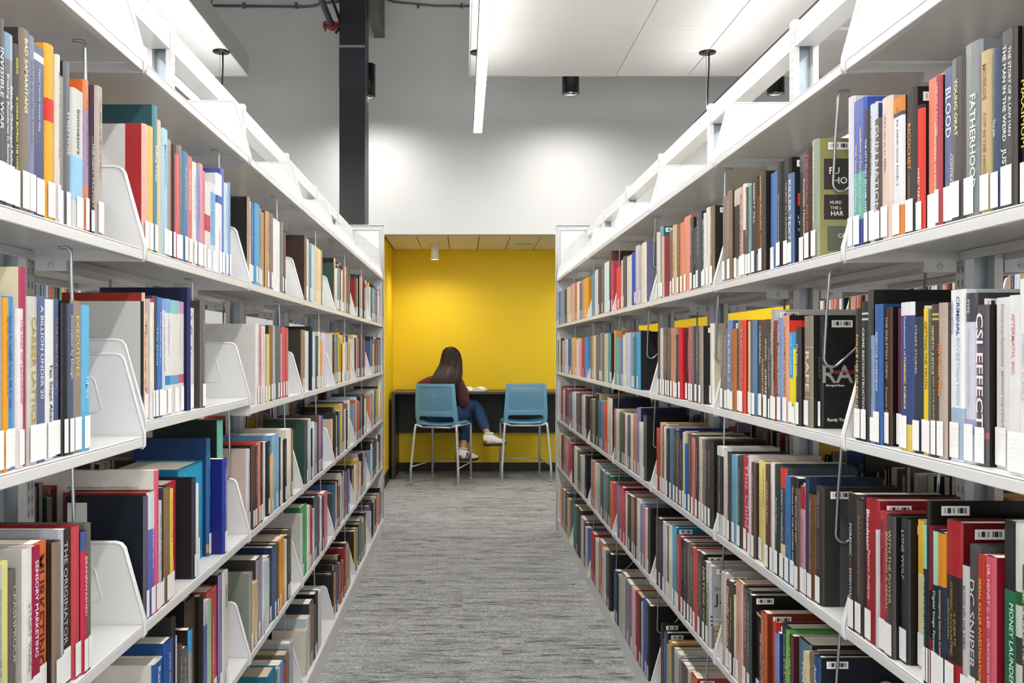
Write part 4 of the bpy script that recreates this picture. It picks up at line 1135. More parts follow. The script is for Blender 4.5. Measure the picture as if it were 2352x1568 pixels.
row(-1, 1, 0, 330, 240, 3.92, [
 (2, 44, 180, 'e9b8a8', dict(c='b03030', g=0, hard=True, cp=[(.0, -.036, .0, .4, 'c2c0bc')])), (48, 88, 200, 'f0c060', dict(g=0)), (92, 128, 10, '5f8f98', dict(c='2a5258', t='Selling Today', tc='e6eef0', tr=(.27, .52), fr=.5)), (132, 160, 140, 'd9c9a8', dict(g=0, lab=0)), (172, 219, 220, 'a8d0e4', dict(c='8fb8cc', t='MARKETING', tc='6a9ac0', tr=(.12, .45), fr=.45)),
 (222, 250, 315, 'a89284', dict(g=0)), (260, 284, 365, '3a2c28', dict(c='14100e', g=0)), (292, 324, 450, 'dc6a70', dict(c='b02c34', g=0)), (326, 346, 370, '8a7c70', dict(tc='d8b870')), (358, 397, 425, '5a86ae', dict(c='1e3a54')), (400, 440, 465, 'cf7f7c', dict(t='ADVERTISING', tc='ecd0cc', tr=(.12, .5))), (442, 478, 520, 'e6e2dc', dict()),
 (480, 508, 560, '8f95cc', dict()), (510, 536, 535, 'e2919c', dict(g=0)), (538, 554, 600, 'd98a92', dict()), (557, 604, 705, 'e2dedb', dict(b=[(.37, .56, 'c8304c')], g=0)), (607, 648, 710, 'd8dde4', dict(b=[(.1, .7, '8ab4dc')])), (662, 707, 625, 'eceef0', dict(c='d8d8d8', b=[(.22, .3, '2a68a8')], t='Workplace Design', tc='5a5a62', tr=(.55, .8))),
 (710, 725, 580, '6b74c4', dict(g=0, c='4a52a8')), (730, 760, 710, 'c9e0ee', dict()), (762, 784, 705, '8fa5d4', dict()),
])
row(-1, 1, 1, 200, 640, 4.6125, [
 (540, 578, 150, 'e6c0b0', dict(c='8e2a16', t='CALL NUMBER', tc='b08a70', hard=True, cp=[(.0, .5, .0, .228, '1a1717'), (.0, .15, .0, .2281, 'b4b3af')])), (584, 650, 365, 'e8c8a4', dict(t='The art of', tc='8a7058')), (692, 716, 215, 'e4e2e0', dict(c='d4d0ce', b=[(0, .03, 'd0286c')])), (724, 752, 185, '4a4c50', dict(t='The Devil', tc='a8acb0')), (754, 803, 200, '4a7fd0', dict(c='2a52a0')), (806, 833, 335, 'd9dce2', dict()),
 (835, 888, 215, 'e4e4e4', dict(b=[(0, .12, '7fb0e0'), (.66, .74, '2a90cc')], t='PERFORMANCE', tc='b0b0b0', tr=(.17, .48), fr=.32)), (890, 976, 230, 'e6e6e4', dict(b=[(0, .12, '8fcfcc'), (.66, .74, '6fa8cc')], g=0)), (978, 1030, 240, 'e4e2e2', dict(b=[(0, .11, 'c8a0c8'), (.66, .74, 'c86a78')], t='IN THE WORKPLACE', tc='b0aeae', tr=(.16, .5), fr=.3)),
 (1085, 1100, 95, '1e2a70', dict(c='0c1440', g=0, lab=0, hard=True, D=.2)), (1108, 1138, 305, 'e6e2d8', dict(c='e2ddd2', t='Visitor', tc='6a90b4', cp=[(.128, .15, .05, .17, '4a78b8')])), (1216, 1256, 235, '6a6668', dict(c='3f3d3c', t='PITCH ANYTHING TO WIN', tc='b4b0b0', tr=(.18, .78), fr=.4)),
])
row(-1, 1, 2, 280, 940, 4.356, [
 (236, 268, 870, '5c5a6c', dict(c='0c1420', g=0, hard=True, cp=[(.004, .042, .12, .226, 'b8b8b4')])), (276, 332, 825, '6a68b8', dict(c='7a1418', b=[(0, .3, 'd8d8e4')])), (342, 374, 610, 'd8607c', dict(c='dcd8d0', hard=False, cv=[('Merchandising Mathematics, Revised First Edition, is a', '6a645c', .02, .245, .0045), ('test and read-to-use text and software package. The book covers', '6a645c', .02, .236, .0045)])),
 (376, 404, 920, 'c9c6c8', dict(tc='2a2628')), (406, 420, 790, '3a3430', dict(g=0)), (426, 488, 780, '8a6e4e', dict(c='2a2018', g=0)), (490, 519, 800, 'f0d050', dict(tc='7a5a18')), (521, 544, 770, 'b8283c', dict(tc='f0d8dc')), (718, 744, 685, '3a3a48', dict(c='14161f', g=0, hard=True)), (746, 773, 745, 'dfe0e2', dict(g=0)), (775, 800, 570, '2a9cc8', dict(c='1878a0', g=0)),
 (862, 888, 290, '2f6a9c', dict(c='1a3a66', tc='9ab8d4', hard=True, b=[(.9, .97, 'c8a880')])), (966, 1014, 105, '86e0c8', dict(c='1c2a26', g=0, o=530, rec=.05, w=.05, lab=0, b=[(.3, 1, 'd8c0a8')])), (1022, 1054, 495, '2a3aa0', dict(c='0a1470', t='AMERICAN URBAN PATTERNS', tc='c8d0f0', tr=(.1, .75), fr=.5, hard=False)),
])
row(-1, 1, 3, 230, 1280, 5.443, [
 (668, 788, 1310, '1a5aa8', dict(c='d9d5cc', t='Retailing', tc='c8d8ec', tr=(.05, .4), fr=.4)), (822, 918, 1050, '1c4f9c', dict(c='0f3f78', t='RETAIL PRODUCT MANAGEMENT', tc='c8d4e8', tr=(.1, .78), fr=.4)), (926, 950, 740, '2a2624', dict(c='16130f', g=0)), (952, 962, 980, 'e4e2e4', dict(g=0)), (975, 1036, 1115, '4a4644', dict()), (1044, 1108, 1160, '5c5a58', dict()),
 (1118, 1160, 900, '9a9a9c', dict(c='1a1614', b=[(0, .2, '3aa0dc'), (.75, 1, 'd87a84')], hard=False)), (1164, 1190, 520, '4a3a2c', dict(c='0d0b0a', g=0, hard=True)), (1262, 1298, 485, '1c1a1a', dict(c='0f0e0e', g=0)), (1302, 1344, 560, 'c9cdd6', dict(b=[(.2, .8, '5a64a0')])), (1348, 1394, 545, '9cc8a0', dict(g=0)), (1398, 1462, 405, 'c04c4c', dict(t='Visual Merchandising for Fashion', tc='ecd4d0', tr=(.24, .9), fr=.36, c='a83a38')),
 (1494, 1528, 215, '8a7cb8', dict(c='1c1820')), (1534, 1602, 180, 'dcd8cc', dict(t='DESIGN', tc='3a3632', tr=(.12, .3), fr=.3)),
])

def F4(side, ox, oy, s, items): return conv(side, ox, oy, s, [(a, b, t, c, dict(c=x[0]) if x else {}) for a, b, t, c, *x in items])
far_row(1, 3, 0, F4(1, 1240, 480, 4.125, [(725, 764, 540, 'e84838'), (770, 784, 480, 'd0c8c0'), (786, 822, 440, '5c5658'), (825, 865, 430, 'd8d6c8'), (870, 904, 395, '2a4cb0'), (906, 934, 340, 'd0c8d4'), (936, 964, 350, 'c4b8a8'), (966, 1000, 310, 'e8e0d0', '6a6c8a')]))
far_row(1, 3, 1, F4(1, 1240, 480, 4.125, [(702, 714, 1150, 'd89868', 'c88a58'), (716, 754, 1215, '68b0a8'), (756, 784, 1215, '7884a8'), (786, 804, 1190, 'e0dcb0'), (806, 854, 1170, 'c8ccdc'), (856, 879, 1175, '8aa8b8'), (881, 914, 1210, '3c7890'), (916, 944, 1160, '4ca8d0', '161616')]))
far_row(1, 3, 2, F4(1, 1380, 840, 7.128, [(197, 224, 700, 'c05058'), (226, 244, 720, '9080b0'), (246, 299, 725, 'd8d4b8'), (301, 324, 760, '5a7a58'), (326, 364, 780, '5c5a58'), (366, 394, 790, '7a4a5a'), (396, 429, 790, 'e0e0dc'), (431, 482, 830, '6a6664'), (486, 524, 800, 'e0dad4'), (526, 588, 800, 'c89078'), (591, 623, 690, '8880b0', '1c1838'), (626, 689, 945, 'e8e8e6'), (692, 730, 820, '5c5c5c', '121212')]))
far_row(1, 3, 3, F4(1, 1380, 1030, 7.467, [(276, 314, 670, '8a70b0'), (319, 374, 680, 'c05a58', '7a1018'), (376, 414, 750, 'c04c58', '8a1820'), (421, 454, 800, 'dcd8d0'), (456, 512, 830, '3a3632'), (516, 558, 870, 'a08060', '5a2c1c'), (562, 613, 870, '6a4038'), (617, 668, 900, 'e0ddd8'), (672, 708, 980, '7090c4'), (711, 753, 1030, 'c08078'), (756, 799, 1060, 'e0cccc'), (801, 828, 1040, '5a504c', '191514')]))
far_row(1, 3, 4, F4(1, 1340, 1190, 6.27, [(412, 458, 765, '2a5a94'), (466, 503, 830, '1c1c1e'), (506, 538, 860, 'a8c4c8'), (541, 598, 850, 'd0c8ac', '6a4420'), (602, 663, 960, '8a8cb0'), (666, 689, 1010, 'c05060', '901820'), (692, 738, 1040, 'd8ccc8'), (746, 793, 1110, 'b02c34'), (796, 828, 1160, '4a3228'), (831, 854, 1210, 'b8c0c4'), (856, 912, 1230, '4460a8'), (915, 944, 1270, '242226', '1b1817')]))
far_row(1, 6, 0, F4(1, 1240, 480, 4.125, [(175, 194, 775, '4a7ab0'), (196, 229, 760, '8a9cb0'), (231, 254, 750, '5a4838'), (256, 282, 735, 'd8c8a8')]))
far_row(1, 5, 0, F4(1, 1240, 480, 4.125, [(297, 329, 700, 'd8b098'), (331, 349, 690, 'd06868'), (351, 372, 685, 'ece8c0'), (375, 399, 690, '6a7480'), (400, 416, 660, 'd09090'), (418, 454, 645, 'ecb038'), (456, 470, 650, 'd89828')]))
far_row(1, 4, 0, F4(1, 1240, 480, 4.125, [(490, 519, 605, '6a98a4'), (521, 549, 570, 'e0dcd4'), (551, 579, 560, '5a4c48'), (581, 609, 545, '7a6c64'), (611, 649, 490, 'd8ece8'), (655, 674, 370, '6a4a3c', '4a3028'), (676, 689, 490, 'c84860')]))
far_row(1, 6, 1, F4(1, 1270, 740, 7.13, [(70, 99, 290, '7a8a5a'), (101, 124, 270, 'dcd0c4'), (126, 149, 262, '3a2c28'), (151, 183, 300, 'b8b4a0'), (186, 207, 265, '9ac0c8'), (210, 246, 268, 'e8c8c0'), (248, 284, 260, '2a5a9c')]))
far_row(1, 5, 1, F4(1, 1270, 740, 7.13, [(292, 316, 255, '9090a8'), (318, 354, 250, 'ecb850'), (356, 374, 330, 'd0a890'), (376, 399, 290, 'e8c0a8'), (401, 424, 270, 'e8dcc8'), (426, 466, 300, 'ec9cac'), (470, 517, 245, 'b03c44'), (520, 575, 240, '3c94cc')]))
far_row(1, 4, 1, F4(1, 1270, 740, 7.13, [(607, 639, 220, '8a7464'), (641, 664, 225, 'd0a868'), (666, 699, 215, 'd8d4c4'), (701, 769, 215, '7a6c5c'), (775, 799, 175, '8898b8'), (801, 839, 185, '7a7460'), (841, 869, 190, 'c8c0a8'), (871, 899, 180, 'd0c8b0'), (901, 944, 180, '5a9c9c', '1a1a1a'), (946, 965, 178, '242424')]))
far_row(1, 6, 2, F4(1, 1270, 740, 7.13, [(105, 129, 1045, 'd8c0c8'), (131, 154, 1050, '8a5a54'), (156, 174, 1130, 'c8705c'), (176, 194, 1090, 'e0dcd8'), (196, 229, 1090, '4a3c38'), (231, 254, 1100, 'b02838'), (256, 282, 1170, '6078a8')]))
far_row(1, 5, 2, F4(1, 1270, 740, 7.13, [(290, 312, 1140, '8a7060'), (316, 344, 1150, 'c8d0dc'), (346, 374, 1140, 'e0e0e0'), (376, 416, 1180, '6a6c70'), (420, 464, 1180, '6a3448'), (470, 499, 1200, 'b8b8b0'), (501, 529, 1200, 'd8d4cc'), (531, 560, 1210, '3a3430')]))
far_row(1, 4, 2, F4(1, 1270, 740, 7.13, [(602, 639, 1260, '5a544c'), (641, 689, 1270, '8a7e70'), (692, 734, 1180, '1c1c1c', 'b8a888'), (740, 784, 1295, '3c7080'), (787, 823, 1295, '6080b4'), (826, 880, 1330, 'e05c44'), (890, 960, 1245, 'd8ccb8', '1c2440')]))
far_row(1, 6, 3, F4(1, 1270, 930, 7.84, [(100, 114, 510, 'e0c860'), (116, 149, 530, 'd8d0b8'), (151, 174, 550, '4a2c24'), (176, 206, 560, 'b83c44'), (210, 268, 610, '98a0a0'), (271, 312, 690, 'd0485c')]))
far_row(1, 5, 3, F4(1, 1270, 930, 7.84, [(342, 376, 750, '3a3834'), (381, 438, 800, 'dcd4c8'), (441, 462, 830, '6a5c50'), (466, 498, 920, '4a7a5a'), (501, 528, 930, 'c8c4b8'), (531, 568, 930, 'c8c0d0'), (572, 600, 900, '1c1c1c', '131313')]))
far_row(1, 4, 3, F4(1, 1270, 930, 7.84, [(682, 719, 1010, '9a908c'), (721, 749, 1040, 'd0705c'), (752, 799, 1080, 'd8ccb8'), (802, 839, 1100, 'a8c0cc'), (842, 868, 1180, '7a6e60'), (871, 898, 1200, '4a4440'), (902, 939, 1230, '5a9098'), (942, 982, 1260, '7a7478'), (986, 1024, 1290, '2c6a5c'), (1026, 1064, 1400, 'd86c5c')]))
far_row(1, 6, 4, F4(1, 1240, 1060, 6.533, [(310, 329, 420, 'e0b050'), (331, 354, 430, 'c86860'), (356, 373, 450, 'b8b8b8'), (376, 409, 480, '4a5a68'), (411, 447, 600, 'e0b868'), (451, 476, 580, '8a7c8c')]))
far_row(1, 5, 4, F4(1, 1240, 1060, 6.533, [(502, 546, 700, '2c8a7c'), (552, 608, 740, '4a3428'), (612, 652, 870, 'd8d4d0'), (656, 679, 920, '5a544c'), (681, 709, 1020, 'd8d8d8'), (712, 748, 1000, '5a84c0')]))
far_row(1, 4, 4, F4(1, 1240, 1060, 6.533, [(762, 802, 1100, 'd82030'), (806, 829, 1150, '6a5a50'), (832, 878, 1220, 'ece4d8'), (882, 933, 1230, 'c88a70'), (936, 982, 1330, 'e0dcd4'), (986, 1019, 1390, '5a6478'), (1021, 1055, 1400, '2c2824')]))
far_row(-1, 2, 0, F4(-1, 525, 430, 6.03, [(262, 298, 130, 'b59a7a', '1c1814'), (300, 311, 190, 'd9d6e0'), (313, 350, 190, '6a6e98'), (376, 428, 215, '5ca8d0', '1c6a98'), (431, 454, 270, '9a8a80'), (456, 494, 310, 'b8986e'), (524, 568, 325, 'c8a070', '4a3018'), (588, 620, 360, '8a7a80', '2a2018'), (624, 714, 400, 'eceae6'), (738, 763, 480, '8a8a8c', '2c2c30'), (766, 794, 620, '7a5a4c')]))
far_row(-1, 2, 1, F4(-1, 570, 690, 6.534, [(132, 163, 350, 'e4e2e0', 'd4d2cf'), (166, 204, 375, 'd88a90'), (206, 259, 375, 'dcdad8'), (261, 284, 520, 'b8a890'), (286, 324, 505, 'ecd07a'), (327, 374, 370, '8a6e40', '3a2818'), (376, 411, 375, 'b8b8c0'), (436, 489, 380, '6a6a6e', '22262c'), (491, 509, 500, 'd0a0a0'), (511, 553, 395, 'd8606c'), (556, 588, 405, 'c84a48'), (590, 604, 410, '9a8a84')]))
far_row(-1, 2, 2, F4(-1, 500, 930, 5.057, [(346, 376, 520, 'c8ccd0', 'c8b4a8'), (404, 430, 480, '5a463a', '241a14'), (434, 468, 480, '4a3c38'), (471, 499, 440, 'e08070', 'c03c28'), (502, 528, 440, '3c302c'), (531, 556, 460, 'dcdcdc'), (586, 611, 430, '2a2c30', '16181c'), (614, 653, 590, 'e0c08c'), (657, 713, 355, '84b0d4'), (716, 734, 380, '3a4038'), (736, 759, 390, 'e0dccc'), (770, 804, 405, '20202c'), (807, 853, 290, 'e8e0d4'), (857, 879, 290, '8a7848')]))
far_row(-1, 2, 3, F4(-1, 500, 1200, 4.2625, [(322, 343, 500, '9a9e94', '868a80'), (347, 394, 615, 'e0be8c'), (398, 438, 370, '9a98a8', '3a3632'), (441, 469, 380, 'd8d8d8'), (472, 508, 400, 'c0d8dc'), (512, 529, 345, '3a3c44'), (544, 574, 250, '4a6488', '1c2c4c'), (577, 604, 215, '6a5040'), (607, 653, 185, 'f0a020'), (656, 679, 190, 'e8e0d4'), (682, 703, 130, '3a4a40'), (706, 721, 75, '6a5644')]))
far_row(-1, 2, 4, F4(-1, 500, 1200, 4.2625, [(500, 568, 1515, '1f7a94'), (571, 589, 1480, '2a8ca0'), (592, 612, 1440, 'd8c8c0'), (616, 648, 1400, '6a9cc0'), (651, 674, 1390, 'b83c40', '3a3c50'), (677, 704, 1300, '8a7a68'), (708, 738, 1190, 'b8bcc8')]))
far_row(-1, 3, 0, F4(-1, 640, 480, 4.9, [(302, 319, 295, '8a7050', '3a2a20'), (321, 339, 335, 'd8dcd0'), (342, 371, 375, '6a90b8'), (374, 404, 390, 'd0d8c8'), (406, 438, 410, 'd8c8b8'), (442, 478, 440, 'ecd48c'), (481, 496, 470, '9a9090')]))
far_row(-1, 3, 1, F4(-1, 570, 690, 6.534, [(802, 853, 440, 'a08468', '3a3028'), (858, 908, 450, 'dcdde6'), (950, 968, 390, '2c3038', '1c2028'), (972, 1008, 470, 'c0dce4'), (1012, 1053, 530, '4a4c50'), (1057, 1083, 470, 'e8dcc4'), (1087, 1113, 590, 'e8a040'), (1117, 1168, 485, 'd8cce0')]))
far_row(-1, 3, 2, F4(-1, 500, 930, 5.057, [(1020, 1048, 180, '4a5054', '2c4a3c'), (1052, 1083, 170, 'c0d0d0'), (1086, 1104, 280, '2c2824'), (1106, 1124, 200, 'e0e0e0'), (1127, 1153, 220, '9aa0c8'), (1156, 1179, 130, '5a4440'), (1181, 1199, 135, 'd0807c'), (1202, 1224, 130, '3a68a0')]))
far_row(-1, 3, 3, F4(-1, 690, 860, 4.125, [(0, 20, 1320, 'd8d4d0'), (24, 62, 1265, '5fb070', '3a6a44'), (66, 92, 1255, 'e8e8e4'), (96, 116, 1265, 'b83c38'), (118, 134, 1290, 'e4e0d8'), (140, 164, 1170, '4a6a88', '0c0c0c'), (166, 184, 1165, '6a5448'), (186, 204, 1180, 'ece8e2'), (206, 226, 1165, '3a3858'), (228, 256, 1130, 'd87c84')]))
far_row(-1, 3, 4, F4(-1, 500, 1200, 4.2625, [(862, 880, 1060, 'd8d0c0', 'ded8c8'), (884, 906, 945, 'c8dce4'), (908, 940, 800, '9a7450', '2a2a3c'), (942, 962, 830, '4a6478'), (964, 984, 705, '2c2c2e', '141414'), (986, 1016, 690, 'e8e4de')]))
# the remaining far bays of the reader-side range
for bay in (4, 5, 6):
    for lv in range(5):
        a, b = ZK[-1][bay] + 0.02, ZK[-1][bay + 1] - (0.03 if bay == 6 else 0.19 + 0.1 * ((bay * 7 + lv * 3) % 3) / 3)
        filler(-1, -XU[-1], 1, level(-1, bay, lv), a, b, 0.19, 0.255, f'left{bay}{lv}')
        wire(-1, bay, lv, b + 0.006)
# unseen rest of the front bays, back-to-back rows, neighbouring ranges
for side in (1, -1):
    for bay in range(7):
        for lv in range(5):
            a, b = ZK[side][bay] + 0.02, ZK[side][bay + 1] - 0.02
            if bay < 6 or lv > 0:
                g_ = 0.22 if (lv == 1 and bay in (0, 1)) else 0.06
                filler(side, side * XU[side], side, LV[side][lv + 1], a, b - g_, 0.165, 0.225 if lv == 1 else 0.245, f'rear{side}{bay}{lv}', label_=False)
    for i in range(len(ZK[side]) - 4):
        a, b = ZK[side][3 + i] + 0.03, ZK[side][4 + i] - 0.06
        for lv in (0, 1, 2):
            filler(side, side * (XU[side] + 1.81), -side, LV[side][lv + 1], a, b, 0.19, 0.26, f'nb{side}{i}{lv}')
for side, lvs in ((1, (0, 1, 2)), (-1, (0, 1, 2))):
    for lv in lvs:
        filler(side, side * XU[side], -side, level(side, 0, lv), ZK[side][0] + 0.02, NEAR[(side, 0, lv)] - 0.003, 0.2, 0.255, f'front{side}{lv}')
so = STUFF.build('shelved_books', [M_BOOK, M_BOOK, M_BOOK])
tag(so, 'many smaller shelved books of mixed colours in the farther bays and rear rows', 'books', kind='stuff')

# ------------------------------------------------------------------ alcove furniture
DY0, DZ = 10.09, 0.91
dk = empty('counter_desk', (AL + 0.03, DY0, 0))
w_ = AR - 0.002 - (AL + 0.03)
dd = Y_BACK - 0.014 - DY0
MB().box(0.0, w_, 0, dd + 0.012, DZ - 0.024, DZ).build('worktop', M_DESK, dk, bevel=0.002)
MB().box(0.0, 0.036, 0.0, dd, 0, DZ - 0.0245).build('side_panel', M_DESK, dk, bevel=0.002)
MB().box(0.036, w_, dd - 0.05, dd - 0.03, 0.43, DZ - 0.0245).build('modesty_panel', M_BLACK, dk)
MB().box(2.4, 2.436, 0.0, dd - 0.06, 0, DZ - 0.0245).build('side_panel', M_DESK, dk, bevel=0.002)
tag(dk, 'long dark counter desk along the yellow alcove wall', 'desk')

# --- blue counter chair
def back_pt(u, v):
    wd = 0.405 + 0.055 * (1 - v) ** 0.8 if v > 0.18 else 0.405 + 0.055 * (1 - 0.18) ** 0.8 - 0.02 * (0.18 - v) / 0.18
    x = u * wd / 2
    z = 0.585 + 0.425 * v
    y = -0.205 - 0.065 * v - 0.018 * math.sin(v * math.pi) + 0.040 * u * u
    return (x, y, z)
def chair_meshes():
    out = {}
    b = MB()
    # frame of the shell: side stiles, top edge, lower band, shell legs
    U = [-1, -0.97, -0.9, -0.82, -0.55, -0.28, 0, 0.28, 0.55, 0.82, 0.9, 0.97, 1]
    V = [0.0, 0.06, 0.13, 0.19, 0.23, 0.30, 0.36, 0.5, 0.65, 0.8, 0.93, 0.975, 1.0]
    for i in range(len(U) - 1):
        for j in range(len(V) - 1):
            um, vm = (U[i] + U[i + 1]) / 2, (V[j] + V[j + 1]) / 2
            if abs(um) < 0.82 and (vm < 0.23 or 0.36 < vm < 0.93): continue
            b.add([back_pt(U[i], V[j]), back_pt(U[i + 1], V[j]), back_pt(U[i + 1], V[j + 1]), back_pt(U[i], V[j + 1])], [(0, 1, 2, 3)], 0, True)
    # rounded corners of the lumbar opening
    for s in (-1, 1):
        c = [back_pt(s * 0.82, 0.23), back_pt(s * 0.82, 0.15), back_pt(s * 0.80, 0.195), back_pt(s * 0.76, 0.222), back_pt(s * 0.66, 0.23)]
        b.add(c, [(0, 1, 2, 3, 4) if s == -1 else (4, 3, 2, 1, 0)], 0, True)
    out['back_frame'] = b.weld().mesh('back_frame', M_CHAIR)
    # perforated field
    p = MB()
    nu, nv = 26, 19
    for i in range(nu):
        for j in range(nv):
            u0, u1 = -0.84 + 1.68 * i / nu, -0.84 + 1.68 * (i + 1) / nu
            v0, v1 = 0.35 + 0.59 * j / nv, 0.35 + 0.59 * (j + 1) / nv
            sh = 0.0
            uc, vc = (u0 + u1) / 2, (v0 + v1) / 2
            k = 0.62
            o_ = [back_pt(u0, v0), back_pt(uc, v0), back_pt(u1, v0), back_pt(u1, vc), back_pt(u1, v1), back_pt(uc, v1), back_pt(u0, v1), back_pt(u0, vc)]
            dd_ = [back_pt(uc, vc + (v0 - vc) * k), back_pt(uc + (u1 - uc) * k, vc), back_pt(uc, vc + (v1 - vc) * k), back_pt(uc + (u0 - uc) * k, vc)]
            if (i + j) % 2 == 0:
                p.add(o_ + dd_, [(0, 1, 8, 11, 7), (1, 2, 3, 9, 8), (3, 4, 5, 10, 9), (5, 6, 7, 11, 10)], 0, True)
            else:
                p.add([o_[0], o_[2], o_[4], o_[6]] + dd_, [(0, 1, 5, 4), (1, 2, 6, 5), (2, 3, 7, 6), (3, 0, 4, 7)], 0, True)
    out['back_mesh'] = p.weld().mesh('back_mesh', M_CHAIR)
    # seat shell and pad
    def seat(z, th, sc_, mt, nm, dish):
        s = MB(); n = 40; rings = [1.0, 0.985, 0.9, 0.7, 0.4, 0.0]
        vs = []
        for r in rings:
            for k in range(n):
                a = 2 * math.pi * k / n
                cx, sy = math.cos(a), math.sin(a)
                x = 0.235 * sc_ * math.copysign(abs(cx) ** 0.55, cx) * r
                y = 0.015 + 0.225 * sc_ * math.copysign(abs(sy) ** 0.6, sy) * r
                zz = z - dish * (1 - (x / 0.235) ** 2) * (1 - ((y - 0.015) / 0.235) ** 2) + 0.018 * (x / 0.235) ** 2 - (0.02 * max(0, (y - 0.12) / 0.12) ** 2)
                if r == 1.0: zz -= th * 0.5
                vs.append((x, y, zz))
        fs = [(i * n + k, i * n + (k + 1) % n, (i + 1) * n + (k + 1) % n, (i + 1) * n + k) for i in range(len(rings) - 1) for k in range(n)]
        s.add(vs, fs, 0, True)
        # underside
        vb = [(x, y, zz - th) for x, y, zz in vs[n:2 * n]]
        b0 = len(s.v)
        s.add(vs[:n] + vb, [((k + 1) % n, k, n + k, n + (k + 1) % n) for k in range(n)] + [tuple(range(2 * n - 1, n - 1, -1))], 0, True)
        return s.mesh(nm, mt)
    out['seat'] = seat(0.610, 0.022, 1.0, M_CHAIR, 'seat', 0.014)
    out['seat_pad'] = seat(0.622, 0.012, 0.93, M_SEAT, 'seat_pad', 0.014)
    return out
CM = chair_meshes()
R_ = 0.0125
def smooth_path(pts, k=5):
    out = []
    pts = [Vector(p) for p in pts]
    for i in range(len(pts) - 1):
        p0 = pts[max(i - 1, 0)]; p1 = pts[i]; p2 = pts[i + 1]; p3 = pts[min(i + 2, len(pts) - 1)]
        for j in range(k):
            t = j / k
            out.append(0.5 * ((2 * p1) + (-p0 + p2) * t + (2 * p0 - 5 * p1 + 4 * p2 - p3) * t * t + (-p0 + 3 * p1 - 3 * p2 + p3) * t ** 3))
    out.append(pts[-1])
    return out
def chair(loc, rot, label):
    r = empty('counter_chair', loc, rot)
    tag(r, label, 'chair', 'blue counter chairs')
    o = place('backrest', CM['back_frame'], r)
    sm = o.modifiers.new('th', 'SOLIDIFY'); sm.thickness = 0.012; sm.offset = 0
    bm_ = o.modifiers.new('bv', 'BEVEL'); bm_.width = 0.003; bm_.segments = 2; bm_.limit_method = 'ANGLE'
    o2 = place('back_mesh', CM['back_mesh'], o)
    sm = o2.modifiers.new('th', 'SOLIDIFY'); sm.thickness = 0.004; sm.offset = 0
    place('seat', CM['seat'], r); place('seat_pad', CM['seat_pad'], r)
    for s in (-1, 1):
        lg = MB().tube([(s * 0.215, -0.215, 0.600), (s * 0.222, -0.225, 0.55), (s * 0.250, -0.262, 0.172), (s * 0.2515, -0.264, 0.15), (s * 0.252, -0.265, 0.02)], R_, 12).build('leg', M_LEG, r)
        MB().tube([(s * 0.252, -0.265, 0.0), (s * 0.252, -0.265, 0.026)], R_ + 0.0015, 12).build('glide', M_FOOT, lg)
        fp = [(s * 0.213, -0.215, 0.592), (s * 0.214, 0.0, 0.588), (s * 0.214, 0.205, 0.588)] + smooth_path([(s * 0.214, 0.232, 0.584), (s * 0.213, 0.252, 0.565), (s * 0.212, 0.258, 0.53)], 4) + [(s * 0.212, 0.262, 0.02)]
        lg = MB().tube(fp, R_, 12).build('leg', M_LEG, r)
        MB().tube([(s * 0.212, 0.262, 0.0), (s * 0.212, 0.262, 0.026)], R_ + 0.0015, 12).build('glide', M_FOOT, lg)
        MB().tube([(s * 0.250, -0.262, 0.172), (s * 0.212, 0.262, 0.182)], 0.007, 8).build('stretcher', M_LEG, r)
        MB().tube([(s * 0.150, -0.215, 0.575), (s * 0.213, -0.215, 0.592)], 0.010, 8).build('seat_bracket', M_LEG, r)
    MB().tube([(-0.222, 0.262, 0.184), (0.222, 0.262, 0.184)], 0.007, 8).build('stretcher', M_LEG, r)
    MB().tube([(-0.16, -0.20, 0.572), (0.16, -0.20, 0.572)], 0.010, 8).build('cross_bar', M_LEG, r)
    return r
CA = math.radians(-18.5)
chair((-0.205, 9.885, 0), CA, 'blue perforated-back counter chair that the reader sits on')
chair((0.628, 10.125, 0), math.radians(4.0), 'empty blue perforated-back counter chair at the dark desk')

# open book on the desk
ob = empty('open_book', (0.105, 10.30, DZ))
pg = MB()
for s in (-1, 1):
    n = 10; vs = []
    for k in range(n + 1):
        t = k / n
        x = s * 0.135 * t
        z = 0.006 + 0.045 * math.sin(min(1, t * 1.15) * math.pi * 0.82) * (1 - 0.25 * t)
        vs.append((x, z))
    poly = vs + [(s * 0.135, 0.004), (0, 0.004)]
    pg.prism([(x, z) for x, z in poly], -0.1, 0.1, 'y')
pg.build('page_block', mat('open_pages', 'f6f4ee', 0.8), ob, rot=math.radians(-14))
MB().box(-0.145, 0.145, -0.107, 0.107, 0.0, 0.0035).build('cover', mat('open_book_cover', '2f2a2c', 0.6), ob, rot=math.radians(-14))
tag(ob, 'open book with white pages lying on the dark desk before the reader', 'book')

# ------------------------------------------------------------------ the reader
person = empty('person', (-0.20, 9.88, 0))
tag(person, 'person with long dark hair, burgundy sweater and jeans reading at the desk', 'person')
P0 = Vector(person.location)
M_SKIN = mat('skin', 'c99a80', 0.55, vary=0.05, vscale=20)
M_SWEAT = mat('burgundy_knit', '5c2c36', 0.9, bump=0.5, bscale=500, vary=0.12, vscale=60)
M_JEAN = mat('blue_denim', '1f3f66', 0.85, bump=0.4, bscale=900, vary=0.22, vscale=25)
M_SEAM = mat('denim_seam', '3a5478', 0.9)
M_SHOE = mat('shoe_cream', 'e6e1d6', 0.6, bump=0.1, bscale=300)
M_SOLE = mat('shoe_sole_brown', '3a1f18', 0.7)
M_SUEDE = mat('shoe_heel_tan', '8a5a3a', 0.85)
M_MAR = mat('shoe_mark_maroon', '3a1c24', 0.7)

